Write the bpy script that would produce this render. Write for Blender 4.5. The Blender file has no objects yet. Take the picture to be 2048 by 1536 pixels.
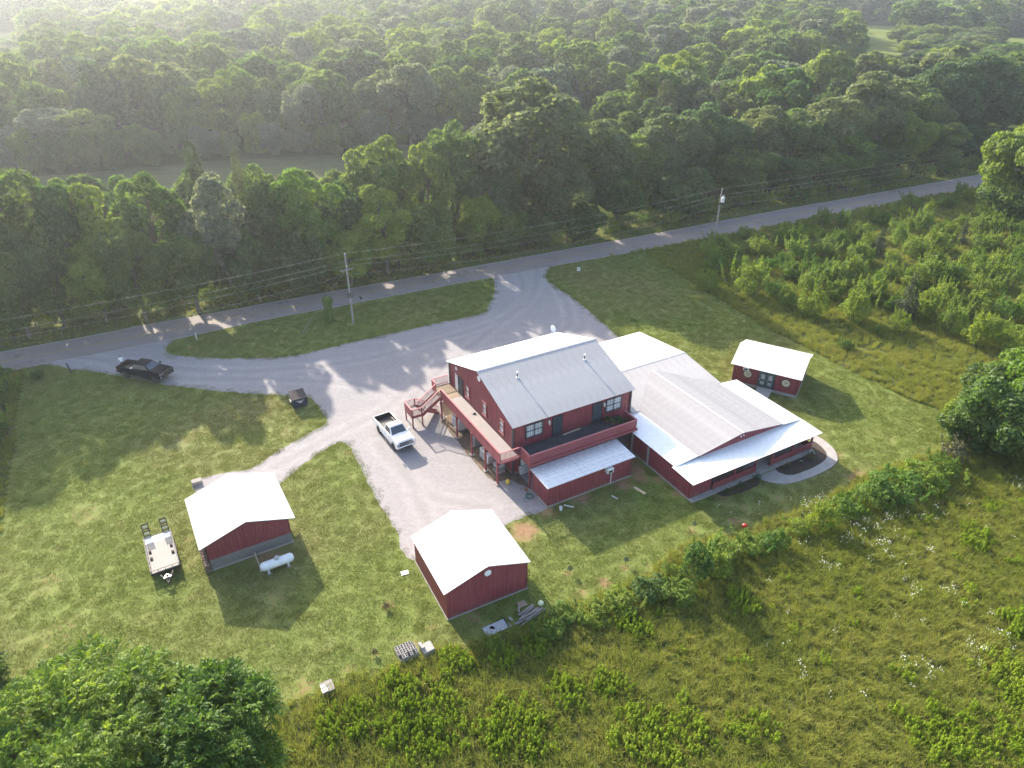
import bpy, bmesh, math, random
import numpy as np
from mathutils import Vector, Matrix, Euler

# ------------------------------------------------------------------ camera, world, sun, exposure
scene = bpy.context.scene
COL = scene.collection
R = math.radians
cam_d = bpy.data.cameras.new('camera'); cam = bpy.data.objects.new('camera', cam_d); COL.objects.link(cam)
cam.location = (0, 0, 43.0); cam.rotation_euler = (R(90 - 30.85), 0, 0)
cam_d.sensor_width = 36.0; cam_d.lens = 25.0; cam_d.clip_start = 0.5; cam_d.clip_end = 6000
scene.camera = cam

SUN_AZ = R(-33.0); SUN_EL = R(24.5)          # azimuth from +Y, clockwise
sun_dir = Vector((math.sin(SUN_AZ) * math.cos(SUN_EL), math.cos(SUN_AZ) * math.cos(SUN_EL), math.sin(SUN_EL)))
world = bpy.data.worlds.new('World'); scene.world = world; world.use_nodes = True
wn = world.node_tree; bg = wn.nodes['Background']
sky = wn.nodes.new('ShaderNodeTexSky'); sky.sky_type = 'NISHITA'; sky.sun_disc = False
sky.sun_elevation = SUN_EL; sky.sun_rotation = SUN_AZ; sky.air_density = 0.9; sky.dust_density = 1.8; sky.ozone_density = 0.5
wn.links.new(sky.outputs[0], bg.inputs[0]); bg.inputs[1].default_value = 0.15
sun_d = bpy.data.lights.new('sun', 'SUN'); sun_d.energy = 3.8; sun_d.angle = R(0.8); sun_d.color = (1.0, 0.93, 0.82)
sun = bpy.data.objects.new('sun', sun_d); COL.objects.link(sun)
sun.rotation_euler = (-sun_dir).to_track_quat('-Z', 'Y').to_euler(); sun.location = sun_dir * 300
vs = scene.view_settings; vs.view_transform = 'Standard'; vs.look = 'None'; vs.gamma = 1.0; vs.exposure = 1.80
vs.use_white_balance = True; vs.white_balance_temperature = 6950; vs.white_balance_tint = 10
scene.display_settings.display_device = 'sRGB'
cy = scene.cycles
cy.use_denoising = True; cy.max_bounces = 6; cy.diffuse_bounces = 3; cy.glossy_bounces = 2
cy.transmission_bounces = 3; cy.volume_bounces = 0; cy.transparent_max_bounces = 4
cy.sample_clamp_indirect = 4.0; cy.use_adaptive_sampling = True; cy.adaptive_threshold = 0.02

rng = np.random.default_rng(7); random.seed(7)

# ------------------------------------------------------------------ materials
MATS = {}
class NT:
    def __init__(s, name):
        s.m = bpy.data.materials.new(name); s.m.use_nodes = True; s.t = s.m.node_tree
        s.b = s.t.nodes['Principled BSDF']; s.out = s.t.nodes['Material Output']
    def n(s, typ, **kw):
        nd = s.t.nodes.new(typ)
        for k, v in kw.items(): setattr(nd, k, v)
        return nd
    def l(s, a, b): s.t.links.new(a, b)
    def pos(s):
        if not hasattr(s, '_p'): s._p = s.n('ShaderNodeNewGeometry').outputs['Position']
        return s._p
    def noise(s, scale, detail=4.0, rough=0.55, vec=None, dist=0.0, stretch=None):
        nd = s.n('ShaderNodeTexNoise'); nd.inputs['Scale'].default_value = scale
        nd.inputs['Detail'].default_value = detail; nd.inputs['Roughness'].default_value = rough; nd.inputs['Distortion'].default_value = dist
        v = vec if vec is not None else s.pos()
        if stretch:
            mp = s.n('ShaderNodeMapping'); mp.inputs['Scale'].default_value = stretch[:3]
            if len(stretch) > 3: mp.inputs['Rotation'].default_value = (0, 0, stretch[3])
            s.l(v, mp.inputs['Vector']); v = mp.outputs[0]
        s.l(v, nd.inputs['Vector']); return nd.outputs['Fac']
    def ramp(s, fac, stops):
        nd = s.n('ShaderNodeValToRGB'); e = nd.color_ramp.elements
        while len(e) < len(stops): e.new(0.5)
        for el, (p, c) in zip(e, stops):
            el.position = p; el.color = (*c, 1) if len(c) == 3 else c
        s.l(fac, nd.inputs[0]); return nd.outputs[0]
    def mix(s, fac, a, b, mode='MIX'):
        nd = s.n('ShaderNodeMix', data_type='RGBA', blend_type=mode)
        for i, v in ((0, fac), (6, a), (7, b)):
            if hasattr(v, 'is_output'): s.l(v, nd.inputs[i])
            elif i == 0: nd.inputs[0].default_value = v
            else: nd.inputs[i].default_value = (*v, 1)
        return nd.outputs[2]
    def math(s, op, a, b=0.5):
        nd = s.n('ShaderNodeMath', operation=op)
        for i, v in ((0, a), (1, b)):
            if hasattr(v, 'is_output'): s.l(v, nd.inputs[i])
            else: nd.inputs[i].default_value = v
        return nd.outputs[0]
    def attr(s, name):
        nd = s.n('ShaderNodeAttribute'); nd.attribute_name = name; return nd.outputs['Fac']
    def bump(s, h, strength=0.3, dist=0.05):
        nd = s.n('ShaderNodeBump'); nd.inputs['Strength'].default_value = strength; nd.inputs['Distance'].default_value = dist
        s.l(h, nd.inputs['Height']); s.l(nd.outputs[0], s.b.inputs['Normal'])
    def col(s, c):
        if hasattr(c, 'is_output'): s.l(c, s.b.inputs['Base Color'])
        else: s.b.inputs['Base Color'].default_value = (*c, 1)
    def set(s, rough=0.7, metal=0.0, spec=0.5):
        s.b.inputs['Roughness'].default_value = rough; s.b.inputs['Metallic'].default_value = metal
        s.b.inputs['Specular IOR Level'].default_value = spec; return s
    def done(s, key): MATS[key] = s.m; return s.m

def plain(key, c, rough=0.6, metal=0.0, spec=0.5, var=0.18, scale=3.0, bump=0.0):
    t = NT(key); f = t.noise(scale, 5.0, 0.6)
    d = [max(0, x * (1 - var)) for x in c]; u = [min(1, x * (1 + var)) for x in c]
    t.col(t.ramp(f, [(0.3, d), (0.7, u)])); t.set(rough, metal, spec)
    if bump: t.bump(t.noise(scale * 8, 3.0), bump, 0.02)
    return t.done(key)

def obj_noise_mat(key, c0, c1, rough, metal=0.0, spec=0.5, streak=(1, 1, 1), scale=1.5, c2=None):
    t = NT(key); tc = t.n('ShaderNodeTexCoord').outputs['Object']
    f = t.noise(scale, 6.0, 0.62, vec=tc, stretch=streak)
    c = t.ramp(f, [(0.3, c0), (0.68, c1)])
    if c2:
        g = t.noise(scale * 0.35, 4.0, 0.6, vec=tc)
        c = t.mix(t.ramp(g, [(0.5, (0, 0, 0)), (0.72, (1, 1, 1))]), c, c2)
    t.col(c); t.set(rough, metal, spec); return t.done(key)

def red_siding_mat():
    t = NT('red_siding'); tc = t.n('ShaderNodeTexCoord').outputs['Object']
    c = t.ramp(t.noise(1.5, 6.0, 0.62, vec=tc, stretch=(3, 3, 0.35)), [(0.3, (0.165, 0.032, 0.042)), (0.68, (0.225, 0.046, 0.058))])
    c = t.mix(t.ramp(t.noise(0.5, 4.0, 0.6, vec=tc), [(0.5, (0, 0, 0)), (0.72, (.8, .8, .8))]), c, (0.215, 0.062, 0.070))
    z = t.n('ShaderNodeSeparateXYZ'); t.l(tc, z.inputs[0]); n = t.math('MULTIPLY', t.noise(2.2, 5.0, 0.7, vec=tc), 0.9)
    d = t.math('SUBTRACT', n, z.outputs[2]); c = t.mix(t.ramp(d, [(0.0, (0, 0, 0)), (0.45, (.75, .75, .75))]), c, (0.20, 0.115, 0.085))
    t.col(c); t.set(0.5); return t.done('red_siding')
red_siding_mat()
obj_noise_mat('red_wood', (0.185, 0.036, 0.046), (0.255, 0.062, 0.072), 0.6, streak=(2, 2, 2), scale=3)
plain('red_rail_top', (0.36, 0.11, 0.125), 0.6, var=0.2)
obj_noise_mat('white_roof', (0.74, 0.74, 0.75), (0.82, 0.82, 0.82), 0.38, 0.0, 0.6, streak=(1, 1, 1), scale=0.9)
obj_noise_mat('galv_roof', (0.70, 0.71, 0.73), (0.82, 0.82, 0.83), 0.36, 0.15, 0.6, scale=1.4)
obj_noise_mat('old_galv', (0.36, 0.40, 0.45), (0.66, 0.70, 0.74), 0.38, 0.55, 0.5, streak=(0.35, 2.2, 1), scale=2.2)
obj_noise_mat('grey_roof', (0.295, 0.28, 0.286), (0.345, 0.33, 0.335), 0.55, 0.0, 0.3, streak=(1.5, 0.4, 1), scale=1.2, c2=(0.375, 0.36, 0.365))
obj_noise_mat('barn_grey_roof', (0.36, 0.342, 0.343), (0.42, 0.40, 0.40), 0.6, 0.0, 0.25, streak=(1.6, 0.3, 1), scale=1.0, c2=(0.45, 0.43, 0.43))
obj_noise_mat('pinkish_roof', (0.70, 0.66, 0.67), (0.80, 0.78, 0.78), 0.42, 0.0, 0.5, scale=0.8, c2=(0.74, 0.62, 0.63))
plain('ridge_cap', (0.55, 0.54, 0.56), 0.45, 0.2)
plain('dark_trim', (0.055, 0.05, 0.055), 0.6)
plain('white_trim', (0.72, 0.72, 0.72), 0.5)
plain('grey_trim', (0.45, 0.44, 0.45), 0.5)
plain('dark_frame', (0.035, 0.04, 0.05), 0.4)
plain('concrete', (0.30, 0.28, 0.265), 0.85, var=0.15, scale=2.0, bump=0.2)
plain('concrete_walk', (0.32, 0.295, 0.28), 0.85, var=0.14, scale=1.3, bump=0.2)
plain('cinder', (0.30, 0.28, 0.265), 0.9, var=0.2, scale=6, bump=0.3)
plain('cinder_dark', (0.17, 0.16, 0.16), 0.9, var=0.2, scale=6)
plain('block_wall', (0.17, 0.16, 0.155), 0.9, var=0.15, scale=5, bump=0.3)
plain('deck_coat', (0.05, 0.05, 0.06), 0.7, var=0.35, scale=0.8)
plain('black_plastic', (0.02, 0.02, 0.022), 0.45)
plain('rubber', (0.018, 0.018, 0.02), 0.8)
plain('steel', (0.42, 0.43, 0.45), 0.35, 0.8)
plain('dark_steel', (0.045, 0.045, 0.05), 0.7, 0.0, 0.3)
plain('chrome', (0.62, 0.63, 0.65), 0.18, 0.9, var=0.05)
plain('white_paint', (0.78, 0.78, 0.78), 0.28, 0.0, 0.6, var=0.03)
plain('black_paint', (0.007, 0.010, 0.018), 0.5, 0.0, 0.08, var=0.1)
plain('tank_white', (0.70, 0.72, 0.74), 0.4, 0.0, 0.5, var=0.08)
plain('dumpster_blue', (0.022, 0.032, 0.055), 0.55, 0.0, 0.4, var=0.35)
plain('dumpster_side', (0.10, 0.13, 0.12), 0.55, 0.1, 0.4, var=0.3)
plain('dumpster_lid', (0.05, 0.043, 0.045), 0.8, 0.0, 0.15, var=0.25, scale=5)
plain('ac_case', (0.40, 0.41, 0.40), 0.6, 0.1, var=0.12)
plain('ac_white', (0.66, 0.66, 0.65), 0.5, var=0.08)
plain('pole_wood', (0.25, 0.235, 0.22), 0.85, var=0.2)
plain('ceramic', (0.5, 0.5, 0.52), 0.35)
plain('wire_metal', (0.30, 0.32, 0.30), 0.7, 0.0)
plain('terracotta', (0.34, 0.13, 0.08), 0.8)
plain('yellow', (0.62, 0.42, 0.04), 0.5, var=0.1)
plain('hose_green', (0.06, 0.15, 0.12), 0.5)
plain('red_plastic', (0.50, 0.03, 0.025), 0.4)
plain('cream', (0.50, 0.44, 0.32), 0.6, var=0.06)
plain('ink', (0.02, 0.02, 0.02), 0.7)
plain('lime_ball', (0.66, 0.70, 0.45), 0.5, var=0.05)
plain('bark', (0.10, 0.085, 0.065), 0.9, var=0.3, scale=4)
plain('pale_bark', (0.20, 0.18, 0.15), 0.9, var=0.3, scale=4)
plain('firewood', (0.16, 0.115, 0.085), 0.9, var=0.5, scale=9)
plain('skin', (0.35, 0.22, 0.16), 0.6); plain('shirt_white', (0.78, 0.78, 0.80), 0.8, var=0.04); plain('trousers', (0.06, 0.065, 0.085), 0.85); plain('hair', (0.03, 0.022, 0.018), 0.7)
plain('mulch', (0.055, 0.038, 0.030), 0.95, var=0.4, scale=9, bump=0.4)
plain('brown_dirt', (0.13, 0.092, 0.066), 0.95, var=0.35, scale=1.2, bump=0.3)  # bare brown dirt of the strip under the side deck
plain('tarp_sheet', (0.36, 0.37, 0.40), 0.6, var=0.2, scale=5)
plain('rust', (0.42, 0.10, 0.05), 0.8)
plain('flower_pink', (0.55, 0.12, 0.14), 0.7)
plain('petal_white', (0.85, 0.85, 0.82), 0.7, var=0.02)
obj_noise_mat('deck_wood', (0.26, 0.232, 0.232), (0.36, 0.325, 0.322), 0.8, streak=(6, 0.4, 1), scale=2.0, c2=(0.33, 0.295, 0.292))
obj_noise_mat('deck_wood_new', (0.22, 0.16, 0.105), (0.31, 0.235, 0.16), 0.8, streak=(0.4, 6, 1), scale=2.0)
obj_noise_mat('old_board', (0.17, 0.15, 0.14), (0.31, 0.29, 0.27), 0.85, streak=(0.3, 4, 1), scale=3)
obj_noise_mat('plywood', (0.50, 0.36, 0.22), (0.60, 0.46, 0.30), 0.8, streak=(0.5, 3, 1), scale=2)
obj_noise_mat('trailer_deck', (0.22, 0.20, 0.185), (0.34, 0.315, 0.295), 0.8, streak=(0.35, 5, 1), scale=2.0)

def glass(key, c, rough=0.12):
    t = NT(key); f = t.noise(0.9, 2.0)
    t.col(t.ramp(f, [(0.3, [x * 0.8 for x in c]), (0.7, [min(1, x * 1.2) for x in c])])); t.set(rough, 0.0, 0.8); return t.done(key)
glass('glass_dark', (0.03, 0.035, 0.045)); glass('glass_curtain', (0.25, 0.26, 0.28), 0.2); glass('windscreen', (0.05, 0.065, 0.085), 0.08)
glass('glass_door', (0.06, 0.085, 0.10), 0.15)

# ---- ground materials
def grass_color(t, dirt=True):
    big = t.noise(0.055, 3.0, 0.55); mid = t.noise(0.28, 4.0, 0.6); fine = t.noise(2.6, 4.0, 0.65)
    c = t.ramp(mid, [(0.28, (0.146, 0.188, 0.050)), (0.52, (0.168, 0.205, 0.057)), (0.74, (0.196, 0.216, 0.068))])
    c = t.mix(t.ramp(big, [(0.46, (0, 0, 0)), (0.66, (0.75, 0.75, 0.75))]), c, (0.215, 0.20, 0.085))
    dry = t.ramp(t.noise(0.5, 5.0, 0.7), [(0.58, (0, 0, 0)), (0.80, (0.6, 0.6, 0.6))])
    c = t.mix(dry, c, (0.25, 0.21, 0.115))
    c = t.mix(t.math('MULTIPLY', fine, 0.6), c, t.mix(0.45, c, (0.07, 0.10, 0.02)))
    if dirt:
        dn = t.math('MULTIPLY_ADD', t.noise(2.2, 6.0, 0.78), 1.9); dn.node.inputs[2].default_value = -1.0
        dd = t.math('ADD', t.attr('dirt'), dn)
        c = t.mix(t.ramp(dd, [(0.32, (0, 0, 0)), (0.75, (.92, .92, .92))]), c, t.ramp(fine, [(0.3, (0.20, 0.115, 0.068)), (0.7, (0.31, 0.19, 0.115))]))
    return c
t = NT('lawn_ground'); t.col(grass_color(t)); t.set(0.9, 0, 0.1); t.bump(t.noise(5.0, 5.0, 0.75), 0.2, 0.04); t.done('lawn_ground')

def leaf_mat(key, cols, trans=0.4, gloss=0.06, hue_var=0.34, use_tint=True):
    """thin leaf: diffuse + translucent + a little sheen; colour varies per leaf clump and per plant"""
    t = NT(key); t.t.nodes.remove(t.b)
    oi = t.n('ShaderNodeObjectInfo').outputs['Random']
    f = t.attr('tint') if use_tint else t.noise(0.5)
    c = t.ramp(f, [(i / (len(cols) - 1), k) for i, k in enumerate(cols)])
    v = t.ramp(oi, [(0.0, (1 - 1.6 * hue_var, 1 - hue_var, 1 - 1.2 * hue_var)), (0.5, (1 - 0.5 * hue_var, 1 - 0.4 * hue_var, 1 - 0.3 * hue_var)), (1.0, (1.0, 1.0, 0.85))])
    c = t.mix(1.0, c, v, 'MULTIPLY')
    df = t.n('ShaderNodeBsdfDiffuse'); tr = t.n('ShaderNodeBsdfTranslucent'); gl = t.n('ShaderNodeBsdfGlossy'); gl.inputs['Roughness'].default_value = 0.6
    t.l(c, df.inputs[0]); tc = t.mix(1.0, c, (1.18, 1.16, 0.8), 'MULTIPLY'); t.l(tc, tr.inputs[0]); gl.inputs[0].default_value = (0.8, 0.85, 0.9, 1)
    m1 = t.n('ShaderNodeMixShader'); m1.inputs[0].default_value = trans; t.l(df.outputs[0], m1.inputs[1]); t.l(tr.outputs[0], m1.inputs[2])
    m2 = t.n('ShaderNodeMixShader'); m2.inputs[0].default_value = gloss; t.l(m1.outputs[0], m2.inputs[1]); t.l(gl.outputs[0], m2.inputs[2])
    t.l(m2.outputs[0], t.out.inputs[0]); return t.done(key)

leaf_mat('leaf_mid', [(0.065, 0.112, 0.03), (0.108, 0.168, 0.044), (0.158, 0.215, 0.06)], 0.55, 0.02)
leaf_mat('leaf_light', [(0.09, 0.145, 0.034), (0.14, 0.205, 0.046), (0.195, 0.255, 0.064)], 0.55, 0.02)
leaf_mat('leaf_yellow', [(0.125, 0.195, 0.022), (0.195, 0.275, 0.034), (0.27, 0.335, 0.05)], 0.5, 0.02)
leaf_mat('leaf_cedar', [(0.05, 0.072, 0.036), (0.078, 0.1, 0.052), (0.11, 0.128, 0.068)], 0.45, 0.025)
leaf_mat('leaf_silver', [(0.115, 0.145, 0.098), (0.168, 0.2, 0.138), (0.23, 0.262, 0.19)], 0.55, 0.02)
leaf_mat('leaf_oak', [(0.092, 0.126, 0.052), (0.14, 0.178, 0.074), (0.195, 0.232, 0.104)], 0.55, 0.02)
leaf_mat('leaf_near', [(0.075, 0.15, 0.014), (0.145, 0.24, 0.024), (0.25, 0.335, 0.04)], 0.45, 0.025)
leaf_mat('leaf_shrub', [(0.125, 0.205, 0.03), (0.2, 0.29, 0.044), (0.275, 0.35, 0.066)], 0.5, 0.02)
leaf_mat('leaf_russet', [(0.085, 0.075, 0.03), (0.12, 0.105, 0.035), (0.15, 0.15, 0.04)], 0.35)

def blade_mat(key, trans=0.45, lawn=False, cols=None):
    t = NT(key); t.t.nodes.remove(t.b)
    if lawn: c = grass_color(t, dirt=False)
    else:
        c = t.ramp(t.noise(0.16, 4.0, 0.6), [(0.32, cols[0]), (0.5, cols[1]), (0.68, cols[2])])
        c = t.mix(t.math('MULTIPLY', t.attr('tint'), 0.7), c, cols[3])
    df = t.n('ShaderNodeBsdfDiffuse'); tr = t.n('ShaderNodeBsdfTranslucent')
    t.l(c, df.inputs[0]); t.l(t.mix(1.0, c, (1.2, 1.15, 0.6), 'MULTIPLY'), tr.inputs[0])
    m1 = t.n('ShaderNodeMixShader'); m1.inputs[0].default_value = trans; t.l(df.outputs[0], m1.inputs[1]); t.l(tr.outputs[0], m1.inputs[2])
    t.l(m1.outputs[0], t.out.inputs[0]); return t.done(key)
blade_mat('blade_lawn', 0.45, True)
blade_mat('blade_field', 0.45, cols=[(0.155, 0.22, 0.032), (0.215, 0.262, 0.046), (0.258, 0.285, 0.066), (0.27, 0.262, 0.11)])
blade_mat('weed_leaf', 0.42, cols=[(0.17, 0.265, 0.024), (0.235, 0.33, 0.036), (0.29, 0.36, 0.052), (0.17, 0.25, 0.034)])

t = NT('meadow_ground'); t.col(t.ramp(t.noise(0.5, 6.0, 0.7), [(0.3, (0.055, 0.075, 0.02)), (0.55, (0.10, 0.115, 0.035)), (0.75, (0.15, 0.135, 0.06))])); t.set(0.95, 0, 0.1); t.bump(t.noise(3.0, 5.0, 0.7), 0.8, 0.1); t.done('meadow_ground')

t = NT('terrain')                                  # forest floor, with pasture and hay fields where the mask says so
base = t.ramp(t.noise(0.08, 5.0, 0.6), [(0.35, (0.030, 0.045, 0.015)), (0.65, (0.060, 0.075, 0.026))])
past = t.ramp(t.noise(0.35, 5.0, 0.7, stretch=(0.35, 1.6, 1, R(-9))), [(0.3, (0.075, 0.085, 0.042)), (0.7, (0.125, 0.125, 0.065))])
hay = t.ramp(t.noise(0.02, 4.0, 0.6), [(0.35, (0.11, 0.15, 0.04)), (0.65, (0.15, 0.18, 0.055))])
c = t.mix(t.attr('pasture'), base, past); c = t.mix(t.attr('hay'), c, hay)
t.col(c); t.set(1.0, 0, 0.0); t.done('terrain')

t = NT('gravel')
g = t.ramp(t.noise(11.0, 4.0, 0.8), [(0.25, (0.195, 0.182, 0.188)), (0.5, (0.285, 0.268, 0.274)), (0.8, (0.38, 0.36, 0.364))])
tr = t.ramp(t.noise(0.55, 6.0, 0.72, stretch=(0.32, 1.5, 1, R(-24))), [(0.42, (0, 0, 0)), (0.66, (1, 1, 1))])
g = t.mix(t.math('MULTIPLY', tr, 0.38), g, (0.37, 0.35, 0.35))
g = t.mix(t.ramp(t.noise(0.10, 4.0, 0.6), [(0.45, (0, 0, 0)), (0.75, (0.4, 0.4, 0.4))]), g, (0.235, 0.218, 0.216))
g = t.mix(t.ramp(t.noise(0.8, 6.0, 0.75), [(0.62, (0, 0, 0)), (0.80, (0.55, 0.55, 0.55))]), g, (0.19, 0.165, 0.145))
g = t.mix(t.ramp(t.noise(2.6, 5.0, 0.8), [(0.40, (0.5, 0.5, 0.5)), (0.58, (0, 0, 0))]), g, (0.20, 0.188, 0.192))
trk = t.math('MULTIPLY', t.attr('track'), t.ramp(t.noise(0.9, 5.0, 0.7), [(0.3, (0.0, 0.0, 0.0)), (0.7, (0.5, 0.5, 0.5))]))
g = t.mix(trk, g, (0.385, 0.365, 0.36))
g = t.mix(t.math('MULTIPLY', t.attr('mid'), t.noise(1.4, 5.0, 0.75)), g, (0.20, 0.19, 0.185))
t.col(g); t.set(0.9, 0, 0.25); t.bump(t.noise(14.0, 4.0, 0.8), 0.5, 0.03); t.done('gravel')

t = NT('asphalt')
a = t.ramp(t.noise(9.0, 5.0, 0.75), [(0.3, (0.175, 0.148, 0.138)), (0.7, (0.262, 0.225, 0.21))])
a = t.mix(t.ramp(t.noise(0.35, 5.0, 0.7, stretch=(0.18, 1.3, 1, R(-28))), [(0.4, (0, 0, 0)), (0.7, (0.6, 0.6, 0.6))]), a, (0.275, 0.235, 0.215))
a = t.mix(t.ramp(t.noise(0.25, 6.0, 0.75), [(0.56, (0, 0, 0)), (0.60, (0.65, 0.65, 0.65))]), a, (0.16, 0.135, 0.13))
t.col(a); t.set(0.85, 0, 0.3); t.bump(t.noise(30.0, 3.0), 0.3, 0.01); t.done('asphalt')
plain('road_edge', (0.33, 0.31, 0.29), 0.9, var=0.3, scale=3)
plain('yellow_line', (0.30, 0.22, 0.07), 0.8, var=0.35, scale=2)

# ------------------------------------------------------------------ mesh helpers
class MB:
    def __init__(s): s.v = []; s.f = []
    def add(s, vs, fs):
        o = len(s.v); s.v += [tuple(map(float, v)) for v in vs]; s.f += [tuple(i + o for i in f) for f in fs]; return s
    def box(s, x0, x1, y0, y1, z0, z1, m=None):
        vs = [Vector((x, y, z)) for z in (z0, z1) for y in (y0, y1) for x in (x0, x1)]
        if m is not None: vs = [m @ v for v in vs]
        return s.add(vs, [(0, 2, 3, 1), (4, 5, 7, 6), (0, 1, 5, 4), (2, 6, 7, 3), (0, 4, 6, 2), (1, 3, 7, 5)])
    def tube(s, p0, p1, r0, r1=None, n=8, caps=True):
        p0, p1 = Vector(p0), Vector(p1); r1 = r0 if r1 is None else r1
        d = (p1 - p0).normalized(); a = d.orthogonal().normalized(); b = d.cross(a)
        vs = []
        for p, r in ((p0, r0), (p1, r1)):
            for i in range(n):
                w = 2 * math.pi * i / n; vs.append(p + a * math.cos(w) * r + b * math.sin(w) * r)
        fs = [(i, (i + 1) % n, n + (i + 1) % n, n + i) for i in range(n)]
        if caps: fs += [tuple(range(n - 1, -1, -1)), tuple(range(n, 2 * n))]
        return s.add(vs, fs)
    def path(s, pts, r, n=6):
        for a, b in zip(pts[:-1], pts[1:]): s.tube(a, b, r, r, n)
        return s
    def lathe(s, prof, n=16, m=None):
        vs = []
        for r, z in prof:
            for i in range(n):
                w = 2 * math.pi * i / n; v = Vector((r * math.cos(w), r * math.sin(w), z)); vs.append(m @ v if m is not None else v)
        fs = []
        for k in range(len(prof) - 1):
            for i in range(n):
                j = (i + 1) % n; fs.append((k * n + i, k * n + j, (k + 1) * n + j, (k + 1) * n + i))
        fs += [tuple(range(n - 1, -1, -1)), tuple(range((len(prof) - 1) * n, len(prof) * n))]
        return s.add(vs, fs)
    def prism(s, poly, lo, hi, fn):
        """poly in 2D, extruded between lo and hi; fn(u, v, w) -> 3D"""
        n = len(poly); vs = [fn(u, v, lo) for u, v in poly] + [fn(u, v, hi) for u, v in poly]
        return s.add(vs, [tuple(range(n - 1, -1, -1)), tuple(range(n, 2 * n))] + [(i, (i + 1) % n, n + (i + 1) % n, n + i) for i in range(n)])
    def beam(s, p0, p1, w, h):
        """rectangular bar between two points, w sideways, h upward"""
        p0, p1 = Vector(p0), Vector(p1); d = (p1 - p0).normalized()
        side = d.cross(Vector((0, 0, 1)))
        side = Vector((1, 0, 0)) if side.length < 1e-4 else side.normalized()
        up = side.cross(d)
        vs = [p + side * a * w / 2 + up * b * h / 2 for p in (p0, p1) for a, b in ((-1, -1), (1, -1), (1, 1), (-1, 1))]
        return s.add(vs, [(3, 2, 1, 0), (4, 5, 6, 7), (0, 1, 5, 4), (1, 2, 6, 5), (2, 3, 7, 6), (3, 0, 4, 7)])
    def mesh(s, name, mat, org=(0, 0, 0), smooth=False):
        me = bpy.data.meshes.new(name); o = Vector(org)
        me.from_pydata([(x - o.x, y - o.y, z - o.z) for x, y, z in s.v], [], s.f); me.materials.append(MATS[mat])
        bm = bmesh.new(); bm.from_mesh(me); bmesh.ops.recalc_face_normals(bm, faces=bm.faces); bm.to_mesh(me); bm.free()
        if smooth: me.polygons.foreach_set('use_smooth', [True] * len(me.polygons))
        return me
    def build(s, name, mat, parent=None, org=(0, 0, 0), smooth=False, bevel=0.0):
        return link(name, s.mesh(name, mat, org, smooth), parent, bevel)

def link(name, me, parent=None, bevel=0.0):
    o = bpy.data.objects.new(name, me); COL.objects.link(o)
    if parent is not None: o.parent = parent
    if bevel:
        md = o.modifiers.new('bevel', 'BEVEL'); md.width = bevel; md.segments = 2; md.limit_method = 'ANGLE'
    return o
def tag(o, label, cat, group=None):
    o['label'] = label; o['category'] = cat
    if group: o['group'] = group
    return o
def thing(name, label, cat, loc=(0, 0, 0), rz=0.0, group=None):
    o = bpy.data.objects.new(name, None); COL.objects.link(o); o.location = loc; o.rotation_euler = (0, 0, rz); o.empty_display_size = 0.3
    return tag(o, label, cat, group)
def struct(o): o['kind'] = 'structure'; return o
def stuff(o, label=None, cat=None):
    o['kind'] = 'stuff'
    if label: o['label'] = label; o['category'] = cat
    return o
def copy_tree(o, parent=None):
    c = o.copy(); COL.objects.link(c); c.parent = parent
    for ch in list(o.children): copy_tree(ch, c)
    return c

YAW = R(29.3); OX, OY = 0.0619 * 43, 1.4942 * 43
def S(a, b, z=0.0):                       # yard grid (parallel to the big barn) -> world
    return Vector((OX + a * math.cos(YAW) - b * math.sin(YAW), OY + a * math.sin(YAW) + b * math.cos(YAW), z))
def in_poly(P, poly):
    P = np.asarray(P, float); x, y = P[:, 0], P[:, 1]; ins = np.zeros(len(P), bool); n = len(poly)
    for i in range(n):
        x0, y0 = poly[i]; x1, y1 = poly[(i + 1) % n]
        if y0 == y1: continue
        c = ((y0 > y) != (y1 > y)) & (x < (x1 - x0) * (y - y0) / (y1 - y0) + x0); ins ^= c
    return ins
def poly_dist(P, line):
    P = np.asarray(P, float); d = np.full(len(P), 1e9); L = np.asarray(line, float)
    for a, b in zip(L[:-1], L[1:]):
        ab = b - a; tt = np.clip(((P - a) @ ab) / (ab @ ab), 0, 1); d = np.minimum(d, np.linalg.norm(P - (a + tt[:, None] * ab), axis=1))
    return d
def smooth_line(pts, step, jitter=0.0, seed=0):
    """Catmull-Rom through the points, resampled, with a little sideways wobble"""
    r = np.random.default_rng(seed); P = [np.array(p, float) for p in pts]; out = []
    for i in range(len(P) - 1):
        p0 = P[max(i - 1, 0)]; p1 = P[i]; p2 = P[i + 1]; p3 = P[min(i + 2, len(P) - 1)]
        n = max(1, int(np.linalg.norm(p2 - p1) / step))
        for k in range(n):
            u = k / n
            q = 0.5 * (2 * p1 + (p2 - p0) * u + (2 * p0 - 5 * p1 + 4 * p2 - p3) * u * u + (3 * p1 - p0 - 3 * p2 + p3) * u ** 3)
            if jitter: q = q + r.normal(0, jitter, 2)
            out.append(tuple(q))
    out.append(tuple(P[-1])); return out

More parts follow.
